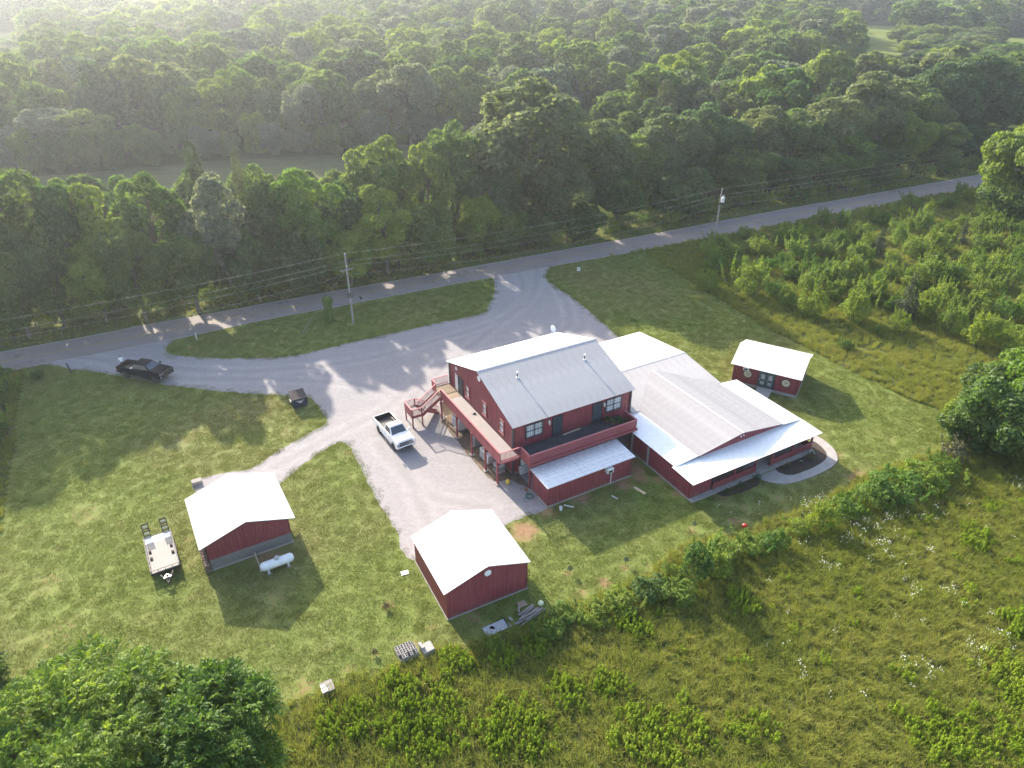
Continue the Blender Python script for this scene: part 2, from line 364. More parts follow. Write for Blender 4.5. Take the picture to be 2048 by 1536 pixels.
# ------------------------------------------------------------------ terrain, lawn, road, gravel
NEAR = [(-140, 33.5), (-100, 54), (-61.9, 74.5), (-57.4, 77.1), (-50.1, 80.5), (-42.2, 84.7), (-34.5, 89.2), (-26.7, 93.0), (-18.5, 97.1), (-9.7, 101.6), (-3.0, 104.7), (9.0, 110.5), (15.1, 113.3), (23.9, 117.6), (28.5, 119.9), (58.6, 134.1), (96.0, 153.0), (150, 180), (230, 220)]
FAR = [(-144, 38.5), (-104, 59.5), (-65.3, 79.9), (-55.8, 84.7), (-47.2, 89.2), (-38.9, 93.4), (-25.1, 100.2), (-10.1, 107.4), (2.4, 113.8), (11.0, 118.2), (19.5, 122.3), (30.0, 127.6), (49.0, 137.6), (74.1, 149.8), (103.9, 164.6), (148, 187), (228, 227)]
GRAVEL = [(-58.0, 76.7), (-56.2, 76.4), (-53.6, 75.5), (-51.1, 75.0), (-46.6, 73.6), (-42.3, 72.2), (-37.8, 71.2), (-33.6, 70.3), (-29.5, 69.8), (-25.8, 69.4), (-23.6, 69.0), (-22.2, 68.0), (-21.0, 65.9), (-20.1, 64.1), (-21.2, 62.2), (-23.8, 58.8), (-24.7, 57.2), (-25.6, 55.8), (-28.0, 55.0), (-30.7, 53.8), (-30.4, 52.9), (-27.7, 50.3), (-23.1, 50.3), (-22.2, 53.4), (-21.3, 55.0), (-20.3, 57.2), (-19.2, 58.8), (-17.9, 60.3), (-16.7, 59.5), (-15.6, 57.2), (-13.9, 53.8), (-12.3, 50.5), (-10.9, 48.3), (-9.9, 46.3), (-9.2, 44.2), (-8.2, 43.3), (-5.2, 43.4), (-0.6, 47.5), (1.5, 48.9), (3.2, 49.8)]
GRAVEL_R = [(14.1, 84.0), (12.9, 87.4), (11.4, 91.1), (9.3, 96.2), (7.0, 100.5), (5.4, 104.5), (6.2, 109.0)]
ISLAND = [(-3.0, 104.6), (-2.6, 100.1), (-2.8, 97.2), (-3.5, 93.5), (-4.1, 91.6), (-11.1, 87.9), (-19.9, 83.2), (-24.9, 80.3), (-29.0, 78.6), (-33.3, 78.3), (-38.9, 78.5), (-43.0, 79.3), (-44.7, 81.2), (-44.2, 83.5)]
FIELD_EDGE = [(-20, 12), (-16.8, 25.6), (-15.6, 29.9), (-13.1, 30.9), (-11.3, 32.3), (-7.9, 33.1), (-5.6, 34.4), (-3.1, 34.8), (-0.9, 35.7), (2.3, 37.3), (3.3, 38.1), (6.1, 39.3), (8.6, 40.3), (11.3, 42.0), (14.4, 45.1), (17.2, 46.1), (19.8, 46.4), (23.0, 48.3), (26.2, 49.6), (29.7, 51.8), (33.6, 54.4), (37.4, 56.3), (41.7, 58.0), (46.2, 59.7)]
SCRUB_EDGE = [(46.9, 60.6), (48.1, 65.3), (46.4, 67.4), (44.3, 70.1), (41.2, 75.3), (38.2, 80.5), (34.0, 87.7), (30.6, 96.1), (26.1, 106.8), (22.5, 116.6)]
LEFT_EDGE = [(-59.5, 75.6), (-54.4, 65.3), (-50.7, 58.9), (-48.5, 54.0), (-46.5, 50.3), (-44.9, 47.0), (-50, 30), (-50, 12)]
LAWN = FIELD_EDGE + SCRUB_EDGE + [p for p in reversed(NEAR) if -59 < p[0] < 22] + LEFT_EDGE
DIRT = [(1.1, 46.9, 1.5, 1.0), (-9.6, 38.6, .7, .7), (-7.2, 34.9, .7, .5), (-9.9, 33.9, .6, .5), (33.6, 54.2, 1.5, 1.0), (-16.6, 58.3, 1.2, .5), (-15.6, 55.0, .8, .4), (-14.3, 31.3, 1.0, .6), (-11.5, 32.8, .9, .55), (3.3, 49.4, 1.2, .8), (12.4, 54.2, 1.2, .8), (10.6, 53.5, 1.3, .8), (11.6, 56.6, 1.2, .8), (-26.5, 49.5, 1.0, .6), (-28.0, 46.0, .9, .5), (7.4, 40.9, .8, .8), (5.5, 39.9, .8, .6), (11.4, 42.8, .5, .6), (9.3, 42.6, .6, .7), (4.6, 41.9, .6, .7), (19.9, 48.2, .9, .7), (15.8, 47.0, .7, .7), (21.3, 50.2, .8, .6), (-19.0, 43.5, 1.3, .6), (-18.5, 39.5, 1.4, .5), (-37, 41, 2.2, .42), (-34, 36, 2.5, .42), (-38.5, 49, 2.6, .45), (-24, 62, 2.0, .35), (-34, 61, 2.6, .4), (-22.5, 66.5, 1.2, .4), (26.4, 70.6, .9, .7), (32.8, 68.6, 1.0, .6), (-41.5, 81.2, .7, .7), (-29.8, 82.6, .7, .6), (-22.0, 87.6, .6, .7), (-55.5, 77.0, 1.3, .8), (39.5, 60.5, .8, .5), (36, 62, .7, .45), (-6.0, 36.5, .6, .6), (-3.0, 37.4, 1.2, .6), (-1.5, 36.2, 1.0, .6)]
SITE_DIRT = [(-7.6, -8.6, 1.4, .8), (-7.0, -11.2, 1.0, .6), (-3, -13.1, 1.2, .9), (1.5, -13.2, 1.4, .9), (3.9, -12.2, 1.3, 1.0), (4.6, -10.5, 1.2, 1.0), (5.0, -14.5, .8, .8), (5.1, -17.0, .7, .8), (8.5, -19.3, 1.2, .7), (11.5, -19.6, 1.0, .6), (13, -22.2, 1.4, .5), (24.2, -17.5, .9, .6), (23.6, -20.2, .8, .6), (19.5, -6.5, 1.1, .6), (-36.0, -4.2, .8, .5), (-30.2, -6.6, 1.5, .8)]
for a, b, r_, s_ in SITE_DIRT:
    w_ = S(a, b); DIRT.append((w_.x, w_.y, r_, s_))
PASTURE = [(-150, 152), (-92.9, 146), (-35.8, 153), (-14.6, 162), (-6.0, 172.0), (-20.5, 193.9), (-42.5, 187.2), (-76.5, 178.5), (-104.5, 166.8), (-150, 160)]
def hay_mask(P):
    m = in_poly(P, [(138, 310), (158, 310), (264, 530), (205, 530)]) | in_poly(P, [(204, 330), (245, 330), (338, 470), (280, 470)])
    m |= in_poly(P, [(-262, 380), (-236, 380), (-300, 480), (-330, 480)]) | in_poly(P, [(14, 440), (46, 440), (62, 620), (12, 600)])
    return m
def ground_z(P):
    P = np.asarray(P, float); x, y = P[:, 0], P[:, 1]; d = np.hypot(x * 0.6, y)
    ss = lambda a, b: (lambda u: u * u * (3 - 2 * u))(np.clip((d - a) / (b - a), 0, 1))
    z = 3.0 * ss(250, 400) + 7.0 * ss(400, 620) + 7.0 * ss(650, 1150)
    z += ss(260, 420) * (2.0 * np.sin(x * 0.012 + 1.3) + 1.6 * np.sin(y * 0.017 + x * 0.006))
    return z

def grid_sheet(name, x0, x1, y0, y1, step, z, mat, mask=None, attrs=None, zfun=None):
    nx = int(round((x1 - x0) / step)) + 1; ny = int(round((y1 - y0) / step)) + 1
    X, Y = np.meshgrid(np.linspace(x0, x1, nx), np.linspace(y0, y1, ny)); P = np.stack([X.ravel(), Y.ravel()], 1)
    idx = np.arange(nx * ny).reshape(ny, nx)
    Q = np.stack([idx[:-1, :-1].ravel(), idx[:-1, 1:].ravel(), idx[1:, 1:].ravel(), idx[1:, :-1].ravel()], 1)
    if mask is not None:
        Q = Q[mask(P[Q].mean(1))]
    used = np.unique(Q); rm = -np.ones(len(P), int); rm[used] = np.arange(len(used)); P = P[used]; Q = rm[Q]
    Z = zfun(P) + z if zfun else np.full(len(P), z)
    me = bpy.data.meshes.new(name); me.from_pydata(np.column_stack([P, Z]).tolist(), [], Q.tolist()); me.materials.append(MATS[mat])
    for k, fn in (attrs or {}).items():
        at = me.attributes.new(k, 'FLOAT', 'POINT'); at.data.foreach_set('value', np.asarray(fn(P), np.float32))
    return link(name, me)

def dirt_amount(P):
    d = np.zeros(len(P))
    for x, y, r_, s_ in DIRT: d = np.maximum(d, s_ * np.exp(-(((P[:, 0] - x) ** 2 + (P[:, 1] - y) ** 2) / (r_ * r_)) ** 1.2))
    return d
terrain = struct(grid_sheet('terrain', -1500, 1500, -60, 1500, 10.0, -0.03, 'terrain', attrs={
    'pasture': lambda P: in_poly(P, PASTURE).astype(float), 'hay': lambda P: hay_mask(P).astype(float)}, zfun=ground_z))
pasture_o = struct(grid_sheet('pasture', -152, 0, 140, 200, 1.0, -0.012, 'terrain', mask=lambda P: in_poly(P, PASTURE), attrs={'pasture': lambda P: np.ones(len(P)), 'hay': lambda P: np.zeros(len(P))}))
# rough meadow round the mown yard
struct(grid_sheet('meadow', -110, 160, 8, 172, 1.0, -0.02, 'meadow_ground', mask=lambda P: (P[:, 1] < 112 + P[:, 0] * 0.51)))
struct(grid_sheet('road_verge', -140, 170, 36, 215, 1.0, -0.014, 'meadow_ground', mask=lambda P: (poly_dist(P, FAR) < 9)))
lawn = struct(grid_sheet('lawn', -62, 52, 10, 120, 0.4, 0.0, 'lawn_ground', mask=lambda P: in_poly(P, LAWN), attrs={'dirt': dirt_amount}))

def strip(name, A, B, z, mat, n=160):
    def res(L):
        L = np.array(L); s = np.r_[0, np.cumsum(np.linalg.norm(np.diff(L, axis=0), axis=1))]; u = np.linspace(0, s[-1], n)
        return np.stack([np.interp(u, s, L[:, 0]), np.interp(u, s, L[:, 1])], 1)
    a, b = res(A), res(B); vs = [(x, y, z) for x, y in a] + [(x, y, z) for x, y in b]
    me = bpy.data.meshes.new(name); me.from_pydata(vs, [], [(i, i + 1, n + i + 1, n + i) for i in range(n - 1)]); me.materials.append(MATS[mat])
    return link(name, me)
nearS = smooth_line(NEAR, 2.0, 0.05, 1); farS = smooth_line(FAR, 2.0, 0.05, 2)
struct(strip('road', nearS, farS, 0.016, 'asphalt'))
def lerp_line(t0, n=160):
    def res(L):
        L = np.array(L); s = np.r_[0, np.cumsum(np.linalg.norm(np.diff(L, axis=0), axis=1))]; u = np.linspace(0, s[-1], n)
        return np.stack([np.interp(u, s, L[:, 0]), np.interp(u, s, L[:, 1])], 1)
    return res(nearS) * (1 - t0) + res(farS) * t0
for t0 in (0.485, 0.515):
    struct(strip('road_marking', lerp_line(t0 - 0.008), lerp_line(t0 + 0.008), 0.021, 'yellow_line'))
for t0 in (0.02, 0.98):
    struct(strip('road_edge_line', lerp_line(t0 - 0.012), lerp_line(t0 + 0.012), 0.020, 'road_edge'))

def cdt_faces(poly):
    """robust fill of a concave outline"""
    from mathutils.geometry import delaunay_2d_cdt
    n = len(poly); vs, es, fs, *_ = delaunay_2d_cdt([Vector(p) for p in poly], [(i, (i + 1) % n) for i in range(n)], [], 0, 1e-4)
    vs = [(v.x, v.y) for v in vs]; ctr = np.array([np.mean([vs[i] for i in f], axis=0) for f in fs]); ok = in_poly(ctr, poly)
    return vs, [tuple(f) for f, k in zip(fs, ok) if k]
def flat_poly(name, poly, z, mat):
    vs, fs = cdt_faces(poly); me = bpy.data.meshes.new(name); me.from_pydata([(x, y, z) for x, y in vs], [], fs); me.materials.append(MATS[mat])
    bm = bmesh.new(); bm.from_mesh(me)
    for fc in bm.faces:
        fc.normal_update()
        if fc.normal.z < 0: fc.normal_flip()
    bm.to_mesh(me); bm.free(); return link(name, me)
under = [tuple(S(a, b)[:2]) for a, b in ((-6.3, -12.0), (-6.2, -9.5), (0, -6), (7, -2), (10, 4), (12, 6))]
roadside = [p for p in NEAR if -57 < p[0] < -44]
GPOLY = smooth_line(GRAVEL, 0.6, 0.06, 3) + under + smooth_line(GRAVEL_R, 0.6, 0.06, 4) + [(2.0, 108.2), (-3.2, 105.8)] + smooth_line(ISLAND, 0.6, 0.06, 5) + [(-45.5, 84.2), (-51.0, 81.5), (-57.0, 78.3)]
TRACKS = [[(4, 110), (3.5, 100), (0, 91), (-8, 84.5), (-20, 77.5), (-34, 75), (-46, 77), (-56, 79)], [(1, 108), (1.5, 96), (-4, 84), (-10, 73), (-12.5, 63), (-9.5, 53), (-6, 45)], [(-10, 76), (-14, 67), (-18.5, 61.7), (-23.5, 56)], [(6, 104), (8, 94), (7, 86), (0, 82), (-9, 77)], [(-52, 78), (-40, 73.5), (-28, 73), (-16, 71), (-9, 63)], [(-14, 60), (-8, 52), (-2, 50)]]
def gravel_sheet():
    from mathutils.geometry import delaunay_2d_cdt
    X, Y = np.meshgrid(np.arange(-58, 15, .42), np.arange(43, 110, .42)); P = np.stack([X.ravel(), Y.ravel()], 1) + rng.uniform(-.05, .05, (X.size, 2)); P = P[in_poly(P, GPOLY)]; n = len(GPOLY)
    vs_, es, fs, *_ = delaunay_2d_cdt([Vector(p) for p in GPOLY] + [Vector(p) for p in P], [(i, (i + 1) % n) for i in range(n)], [], 0, 1e-4)
    V = np.array([(v.x, v.y) for v in vs_]); ctr = np.array([V[list(f)].mean(0) for f in fs]); ok = in_poly(ctr, GPOLY)
    me = bpy.data.meshes.new('gravel_lot'); me.from_pydata([(x, y, .008) for x, y in V], [], [tuple(f) for f, k in zip(fs, ok) if k]); me.materials.append(MATS['gravel'])
    trk = np.zeros(len(V)); mid = np.zeros(len(V))
    for T_ in TRACKS:
        d = poly_dist(V, smooth_line(T_, 1.0)); trk = np.maximum(trk, np.exp(-((d - .85) / .38) ** 2)); mid = np.maximum(mid, np.exp(-(d / .35) ** 2) * .5)
    for k, a in (('track', trk), ('mid', mid)):
        at = me.attributes.new(k, 'FLOAT', 'POINT'); at.data.foreach_set('value', a.astype(np.float32))
    bm = bmesh.new(); bm.from_mesh(me)
    for fc in bm.faces:
        fc.normal_update()
        if fc.normal.z < 0: fc.normal_flip()
    bm.to_mesh(me); bm.free(); return link('gravel_lot', me)
gravel = struct(gravel_sheet())
struct(flat_poly('dirt_strip', smooth_line([tuple(S(a, b)[:2]) for a, b in ((-9.15, 4.9), (-9.2, 0), (-9.25, -4), (-9.0, -7.0), (-7.6, -7.4), (-6.6, -9.4), (-6.3, -9.4), (-6.3, -6.5), (-6.7, 4.9), (-9.15, 4.9))], 0.5, 0.05, 6), 0.013, 'brown_dirt'))

# ------------------------------------------------------------------ building helpers
def roof_slope(parent, e0, e1, r0, mat, panel_w=0.91, rib=0.23, over=0.0, org=(0, 0, 0), thick=0.05, fascia='dark_trim', roof_name='roof', rh=.026):
    """rectangular metal roof slope: eave from e0 to e1, r0 = ridge point above e0.  A thin deck with panel children"""
    e0, e1, r0 = Vector(e0), Vector(e1), Vector(r0); u = (e1 - e0); Lu = u.length; u.normalize(); v = (r0 - e0); Lv = v.length; v.normalize()
    n = u.cross(v); n = -n if n.z < 0 else n
    dk = MB()
    vs = [e0 + u * a + v * b + n * c for c in (-thick, 0.0) for a, b in ((0.02, 0.02), (Lu - 0.02, 0.02), (Lu - 0.02, Lv - 0.01), (0.02, Lv - 0.01))]
    dk.add(vs, [(3, 2, 1, 0), (4, 5, 6, 7), (0, 1, 5, 4), (1, 2, 6, 5), (2, 3, 7, 6), (3, 0, 4, 7)])
    roof = dk.build(roof_name, fascia, parent, org)
    npan = max(1, int(round(Lu / panel_w))); pw = Lu / npan; nr = max(1, int(round(pw / rib)))
    prof = []
    for k in range(nr):
        c = pw * k / nr
        prof += [(c + 0.001, 0.008), (c + 0.014, 0.008 + rh), (c + 0.046, 0.008 + rh), (c + 0.06, 0.008)]
    prof.append((pw - 0.001, 0.008))
    m = MB(); k = len(prof)
    o0 = Vector((0, 0, 0))
    top = [u * a + v * -0.02 + n * h for a, h in prof] + [u * a + v * (Lv + 0.004) + n * h for a, h in prof]
    bot = [u * a + v * -0.02 + n * (h - 0.006) for a, h in prof] + [u * a + v * (Lv + 0.004) + n * (h - 0.006) for a, h in prof]
    fs = [(i, i + 1, k + i + 1, k + i) for i in range(k - 1)] + [(2 * k + k + i, 2 * k + k + i + 1, 2 * k + i + 1, 2 * k + i) for i in range(k - 1)]
    fs += [(2 * k + i, 2 * k + i + 1, i + 1, i) for i in range(k - 1)]
    m.add(top + bot, fs); me = m.mesh('roof_panel', mat)
    for j in range(npan):
        p = link('roof_panel', me, roof); p.location = e0 + u * (pw * j) - Vector(org)
    return roof
def ridge_cap(roof, p0, p1, w, drop, side, mat, org=(0, 0, 0)):
    p0, p1 = Vector(p0), Vector(p1); s = Vector(side).normalized(); m = MB()
    prof = [(-w, -drop), (0, 0.05), (w, -drop), (w, -drop - 0.012), (0, 0.036), (-w, -drop - 0.012)]
    m.add([p + s * a + Vector((0, 0, h)) for p in (p0, p1) for a, h in prof], [tuple(range(5, -1, -1)), tuple(range(6, 12))] + [(i, (i + 1) % 6, 6 + (i + 1) % 6, 6 + i) for i in range(6)])
    return m.build('ridge_cap', mat, roof, org)
def siding(parent, p0, p1, z0, ztop, out, mat='red_siding', rib=0.3, name='wall', org=(0, 0, 0), thick=0.1):
    """vertical ribbed siding between p0 and p1 (2D); ztop(s) gives the top at fraction s; out = outward normal (2D)"""
    p0, p1, out = Vector(p0), Vector(p1), Vector(out).normalized(); L = (p1 - p0).length; zt = ztop if callable(ztop) else (lambda s: ztop)
    n = max(1, int(round(L / rib))); st = []
    for k in range(n):
        c = L * k / n
        st += [(c, 0.0), (c + 0.03, 0.022), (c + 0.075, 0.022), (c + 0.105, 0.0)]
    st.append((L, 0.0)); brk = [L / 2]
    for b in brk: st.append((b + 1e-3, 0.0))
    st = sorted(st); vs = []
    for s_, o in st:
        q = p0 + (p1 - p0) * (s_ / L) + out * o; vs += [(q.x, q.y, z0), (q.x, q.y, zt(s_ / L))]
    k = len(st); fs = [(2 * i, 2 * i + 2, 2 * i + 3, 2 * i + 1) for i in range(k - 1)]
    for s_, o in st:
        q = p0 + (p1 - p0) * (s_ / L) - out * thick; vs += [(q.x, q.y, z0), (q.x, q.y, zt(s_ / L))]
    b = 2 * k; fs += [(b + 2 * i + 1, b + 2 * i + 3, b + 2 * i + 2, b + 2 * i) for i in range(k - 1)]
    fs += [(2 * i + 1, 2 * i + 3, b + 2 * i + 3, b + 2 * i + 1) for i in range(k - 1)] + [(0, 1, b + 1, b), (2 * k - 2, b + 2 * k - 2, b + 2 * k - 1, 2 * k - 1)]
    me = bpy.data.meshes.new(name); o = Vector(org); me.from_pydata([(x - o.x, y - o.y, z - o.z) for x, y, z in vs], [], fs); me.materials.append(MATS[mat])
    bm = bmesh.new(); bm.from_mesh(me); bmesh.ops.recalc_face_normals(bm, faces=bm.faces); bm.to_mesh(me); bm.free()
    return link(name, me, parent)
def wbox(m, c, u, n, w, h, d0, d1):
    """box on a wall: centre c, along u, outward n, from depth d0 to d1"""
    c, u, n = Vector(c), Vector(u).normalized(), Vector(n).normalized(); z = Vector((0, 0, 1))
    vs = [c + u * a * w / 2 + z * b * h / 2 + n * d for d in (d0, d1) for a, b in ((-1, -1), (1, -1), (1, 1), (-1, 1))]
    m.add(vs, [(3, 2, 1, 0), (4, 5, 6, 7), (0, 1, 5, 4), (1, 2, 6, 5), (2, 3, 7, 6), (3, 0, 4, 7)]); return m
def window(parent, c, u, n, w, h, cols=1, rows=2, frame='dark_frame', pane='glass_curtain', grid=(3, 2), org=(0, 0, 0), fw=0.07, label=None, sill=None):
    c, u, n = Vector(c), Vector(u).normalized(), Vector(n).normalized(); z = Vector((0, 0, 1)); m = MB(); e = 0.03
    wbox(m, c + z * (h / 2 + fw / 2), u, n, w + 2 * fw, fw, -0.02, e + 0.05); wbox(m, c - z * (h / 2 + fw / 2), u, n, w + 2 * fw, fw, -0.02, e + 0.06)
    for sgn in (-1, 1): wbox(m, c + u * sgn * (w / 2 + fw / 2), u, n, fw, h, -0.02, e + 0.05)
    for i in range(1, cols): wbox(m, c + u * (w * (i / cols - 0.5)), u, n, fw * 0.8, h, -0.02, e + 0.045)
    for j in range(1, rows): wbox(m, c + z * (h * (j / rows - 0.5)), u, n, w, fw * 0.6, -0.02, e + 0.04)
    wn_ = m.build('window', frame, parent, org)
    if sill:
        s_ = MB(); wbox(s_, c - z * (h / 2 + fw + 0.03), u, n, w + 0.3, 0.06, -0.01, 0.13); s_.build('sill', sill, wn_, org)
    pw, ph = w / cols, h / rows
    for i in range(cols):
        for j in range(rows):
            pc = c + u * (w * ((i + .5) / cols - .5)) + z * (h * ((j + .5) / rows - .5)); pm = MB(); wbox(pm, pc, u, n, pw - 0.02, ph - 0.02, -0.01, e + 0.012)
            pm.build('pane', pane, wn_, org)
            if grid:
                g = MB()
                for a in range(1, grid[0]): wbox(g, pc + u * (pw * (a / grid[0] - .5)), u, n, 0.034, ph - 0.03, e + 0.010, e + 0.022)
                for b in range(1, grid[1]): wbox(g, pc + z * (ph * (b / grid[1] - .5)), u, n, pw - 0.03, 0.034, e + 0.010, e + 0.024)
                g.build('muntin', 'white_trim', wn_, org)
    return wn_
def door(parent, c, u, n, w, h, mat='glass_door', frame='dark_frame', bars=6, org=(0, 0, 0)):
    c, u, n = Vector(c), Vector(u).normalized(), Vector(n).normalized(); z = Vector((0, 0, 1)); m = MB()
    wbox(m, c + z * (h / 2 + .04), u, n, w + .2, .08, -.02, .09)
    for s_ in (-1, 1): wbox(m, c + u * s_ * (w / 2 + .05), u, n, .1, h, -.02, .09)
    d = m.build('door', frame, parent, org)
    p = MB(); wbox(p, c, u, n, w - .01, h - .01, -.01, .05); p.build('door_leaf', mat, d, org)
    if bars:
        b = MB()
        for i in range(bars): wbox(b, c + u * (w * ((i + .5) / bars - .5)), u, n, .02, h * .9, .055, .075)
        for j in (-.42, -.05, .42): wbox(b, c + z * (h * j), u, n, w * .95, .05, .055, .078)
        b.build('security_bars', frame, d, org)
    k = MB(); wbox(k, c + u * (w * .42) - z * .05, u, n, .05, .14, .08, .13); k.build('door_handle', 'steel', d, org)
    return d
def disc_on_wall(parent, name, c, n, r, mat, d0, d1, org=(0, 0, 0), seg=24):
    n = Vector(n).normalized(); m = MB(); m.tube(Vector(c) + n * d0, Vector(c) + n * d1, r, r, seg); return m.build(name, mat, parent, org)
def ac_box(parent, c, u, n, w=.75, h=.5, out=.55, org=(0, 0, 0), name='window_air_conditioner'):
    c, u, n = Vector(c), Vector(u).normalized(), Vector(n).normalized(); m = MB(); wbox(m, c, u, n, w, h, 0.0, out); a = m.build(name, 'ac_white', parent, org, bevel=.02)
    g = MB(); wbox(g, c - Vector((0, 0, .05)), u, n, w * .66, h * .55, out + .002, out + .012); g.build('grille', 'dark_steel', a, org)
    b = MB(); wbox(b, c - Vector((0, 0, h / 2 + .03)), u, n, w * .8, .04, 0, out * .8); b.build('bracket', 'steel', a, org)
    return a

def gable_building(name, label, cat, loc, yaw, L, W, he, hr, og, os_, roof_mats=('white_roof', 'white_roof'), base_h=0.0, base_mat=None, wall_z0=0.1, cap='white_trim', fascia='white_trim'):
    """local x along the ridge; near gable at x = -L/2; left eave at y = +W/2"""
    t = thing(name, label, cat, loc, yaw)
    xa, xb, ya, yb = -L / 2 + og, L / 2 - og, -W / 2 + os_, W / 2 - os_
    zt = lambda y: he + (hr - he) * (1 - abs(y) / (W / 2)) - 0.07
    f = MB(); f.box(xa - .06, xb + .06, ya - .06, yb + .06, 0, wall_z0); f.build('foundation', 'concrete', t)
    z0 = wall_z0
    if base_h:
        courses = int(round(base_h / 0.2)); bw = 0.4
        core = MB(); core.box(xa + .02, xb - .02, ya + .02, yb - .02, z0, z0 + base_h - .005); bl = core.build('block_wall', 'block_wall', t)
        bm_ = MB(); bm_.box(0, bw - .012, -.004, .05, 0, .19); bme = bm_.mesh('block', 'block_wall')
        for cI in range(courses):
            n_ = int((yb - ya) / bw)
            for i in range(n_):
                o = link('block', bme, bl); off = bw * .5 * (cI % 2)
                if off + (i + 1) * bw > yb - ya: continue
                o.location = (xa + .022, yb - off - i * bw, z0 + .2 * cI + .005); o.rotation_euler = (0, 0, -math.pi / 2)
        z0 += base_h
    siding(t, (xa, yb), (xa, ya), z0, lambda s: zt(yb + (ya - yb) * s), (-1, 0)); siding(t, (xb, ya), (xb, yb), z0, lambda s: zt(ya + (yb - ya) * s), (1, 0))
    siding(t, (xb, yb), (xa, yb), z0, zt(yb), (0, 1)); siding(t, (xa, ya), (xb, ya), z0, zt(ya), (0, -1))
    r = roof_slope(t, (-L / 2, W / 2, he), (L / 2, W / 2, he), (-L / 2, 0, hr), roof_mats[0], fascia=fascia)
    roof_slope(t, (-L / 2, -W / 2, he), (L / 2, -W / 2, he), (-L / 2, 0, hr), roof_mats[1], fascia=fascia)
    ridge_cap(r, (-L / 2 - .02, 0, hr), (L / 2 + .02, 0, hr), .2, .2 * (hr - he) / (W / 2) - .045, (0, 1, 0), cap)
    return t, (xa, xb, ya, yb, zt)

# ------------------------------------------------------------------ the two garages
g1, (xa, xb, ya, yb, zt) = gable_building('metal_garage', 'red metal garage with white gable roof and round gable vent beside the junk pile', 'garage', (-3.38, 41.67, 0), R(117.4), 6.97, 7.24, 2.88, 4.11, .12, .2)
disc_on_wall(g1, 'gable_vent', (xa - .02, 0, 3.35), (-1, 0, 0), .28, 'white_trim', 0, .05)
gd = MB(); gd.box(xb + .02, xb + .06, -2.6, 2.6, .1, 2.3); gd.build('garage_door', 'white_trim', g1)
g2, (xa, xb, ya, yb, zt) = gable_building('metal_garage', 'red and grey block garage with white gable roof behind the propane tank', 'garage', (-23.3, 46.64, 0), R(120.1), 7.15, 7.6, 2.75, 4.02, .34, .49, base_h=1.0, wall_z0=.12)
gd = MB(); gd.box(xb + .03, xb + .08, -2.6, 2.6, .13, 2.3); gd.build('garage_door', 'white_trim', g2)

# ------------------------------------------------------------------ small hut with round signs
hut, (xa, xb, ya, yb, zt) = gable_building('small_hut', 'small red hut with white metal roof, glass double door and two round signs', 'hut', (30.70, 73.41, 0), R(150.2), 7.93, 7.0, 2.58, 3.66, .3, .32, wall_z0=.34)
# front wall is y = +W/2 side
yw = yb + .022
for i, xx in enumerate((-.42, .42)): door(hut, (xx - .2, yw, 1.38), (1, 0, 0), (0, 1, 0), .8, 2.0, bars=0)
for xx in (-.62, .22):
    m = MB(); wbox(m, (xx, yw, 1.75), (1, 0, 0), (0, 1, 0), .42, .62, .052, .062); wbox(m, (xx, yw, .95), (1, 0, 0), (0, 1, 0), .42, .4, .052, .062); m.build('door_glass', 'glass_curtain', hut)
def round_sign(x):
    disc_on_wall(hut, 'round_sign', (x, yw, 1.62), (0, 1, 0), .52, 'ink', 0.0, .05)
    s_ = hut.children[-1]; disc_on_wall(s_, 'sign_face', (x, yw, 1.62), (0, 1, 0), .44, 'cream', .045, .06)
    m = MB()                                   # the worn, unreadable lines of print on the disc
    for dz, w, h in ((.27, .24, .05), (.10, .36, .07), (-.02, .40, .09), (-.27, .10, .09)):
        k = max(2, int(w / .075))
        for i in range(k):
            if (i * 7 + int(dz * 100)) % 5 == 4: continue
            wbox(m, (x + w * ((i + .5) / k - .5), yw, 1.62 + dz + .012 * math.cos(i * 2.1)), (1, 0, 0), (0, 1, 0), w / k * .72, h * (.8 + .2 * ((i * 3) % 2)), .0605, .064)
    m.build('sign_print', 'ink', s_)
round_sign(1.95); round_sign(-2.35)
ac_box(hut, (2.2, yb, 2.32), (1, 0, 0), (0, 1, 0), .62, .42, .3)
m = MB(); m.add([(-1.0, yb + .05, .30), (.6, yb + .05, .30), (.6, yb + 1.5, .03), (-1.0, yb + 1.5, .03), (-1.0, yb + .05, .0), (.6, yb + .05, .0), (.6, yb + 1.5, .0), (-1.0, yb + 1.5, .0)], [(0, 1, 2, 3), (7, 6, 5, 4), (0, 4, 5, 1), (1, 5, 6, 2), (2, 6, 7, 3), (3, 7, 4, 0)]); m.build('door_ramp', 'concrete', hut)

# ------------------------------------------------------------------ the big barn with its decks (yard grid)
barn = thing('big_barn', 'large two storey red barn house with raised decks along two sides', 'barn', S(0, 0), YAW)
BL, BW, BHE, BHR = 7.12, 7.35, 5.73, 8.19
wx, wy = 6.85, 6.95
bz = lambda y: BHE + (BHR - BHE) * (1 - abs(y) / BW) - .08
m = MB(); m.box(-wx - .05, wx + .05, -wy - .05, wy + .05, 0, .1); m.build('foundation', 'concrete', barn)
siding(barn, (-wx, wy), (-wx, -wy), .1, lambda s: bz(wy - 2 * wy * s), (-1, 0)); siding(barn, (wx, -wy), (wx, wy), .1, lambda s: bz(-wy + 2 * wy * s), (1, 0))
siding(barn, (wx, wy), (-wx, wy), .1, bz(wy), (0, 1)); siding(barn, (-wx, -wy), (wx, -wy), .1, bz(wy), (0, -1))
m = MB()
for sx in (-1, 1):
    for sy in (-1, 1): m.box(sx * wx - .09 + .03 * sx, sx * wx + .09 + .03 * sx, sy * wy - .09 + .03 * sy, sy * wy + .09 + .03 * sy, .1, bz(wy) - .03)
m.build('corner_trim', 'dark_trim', barn)
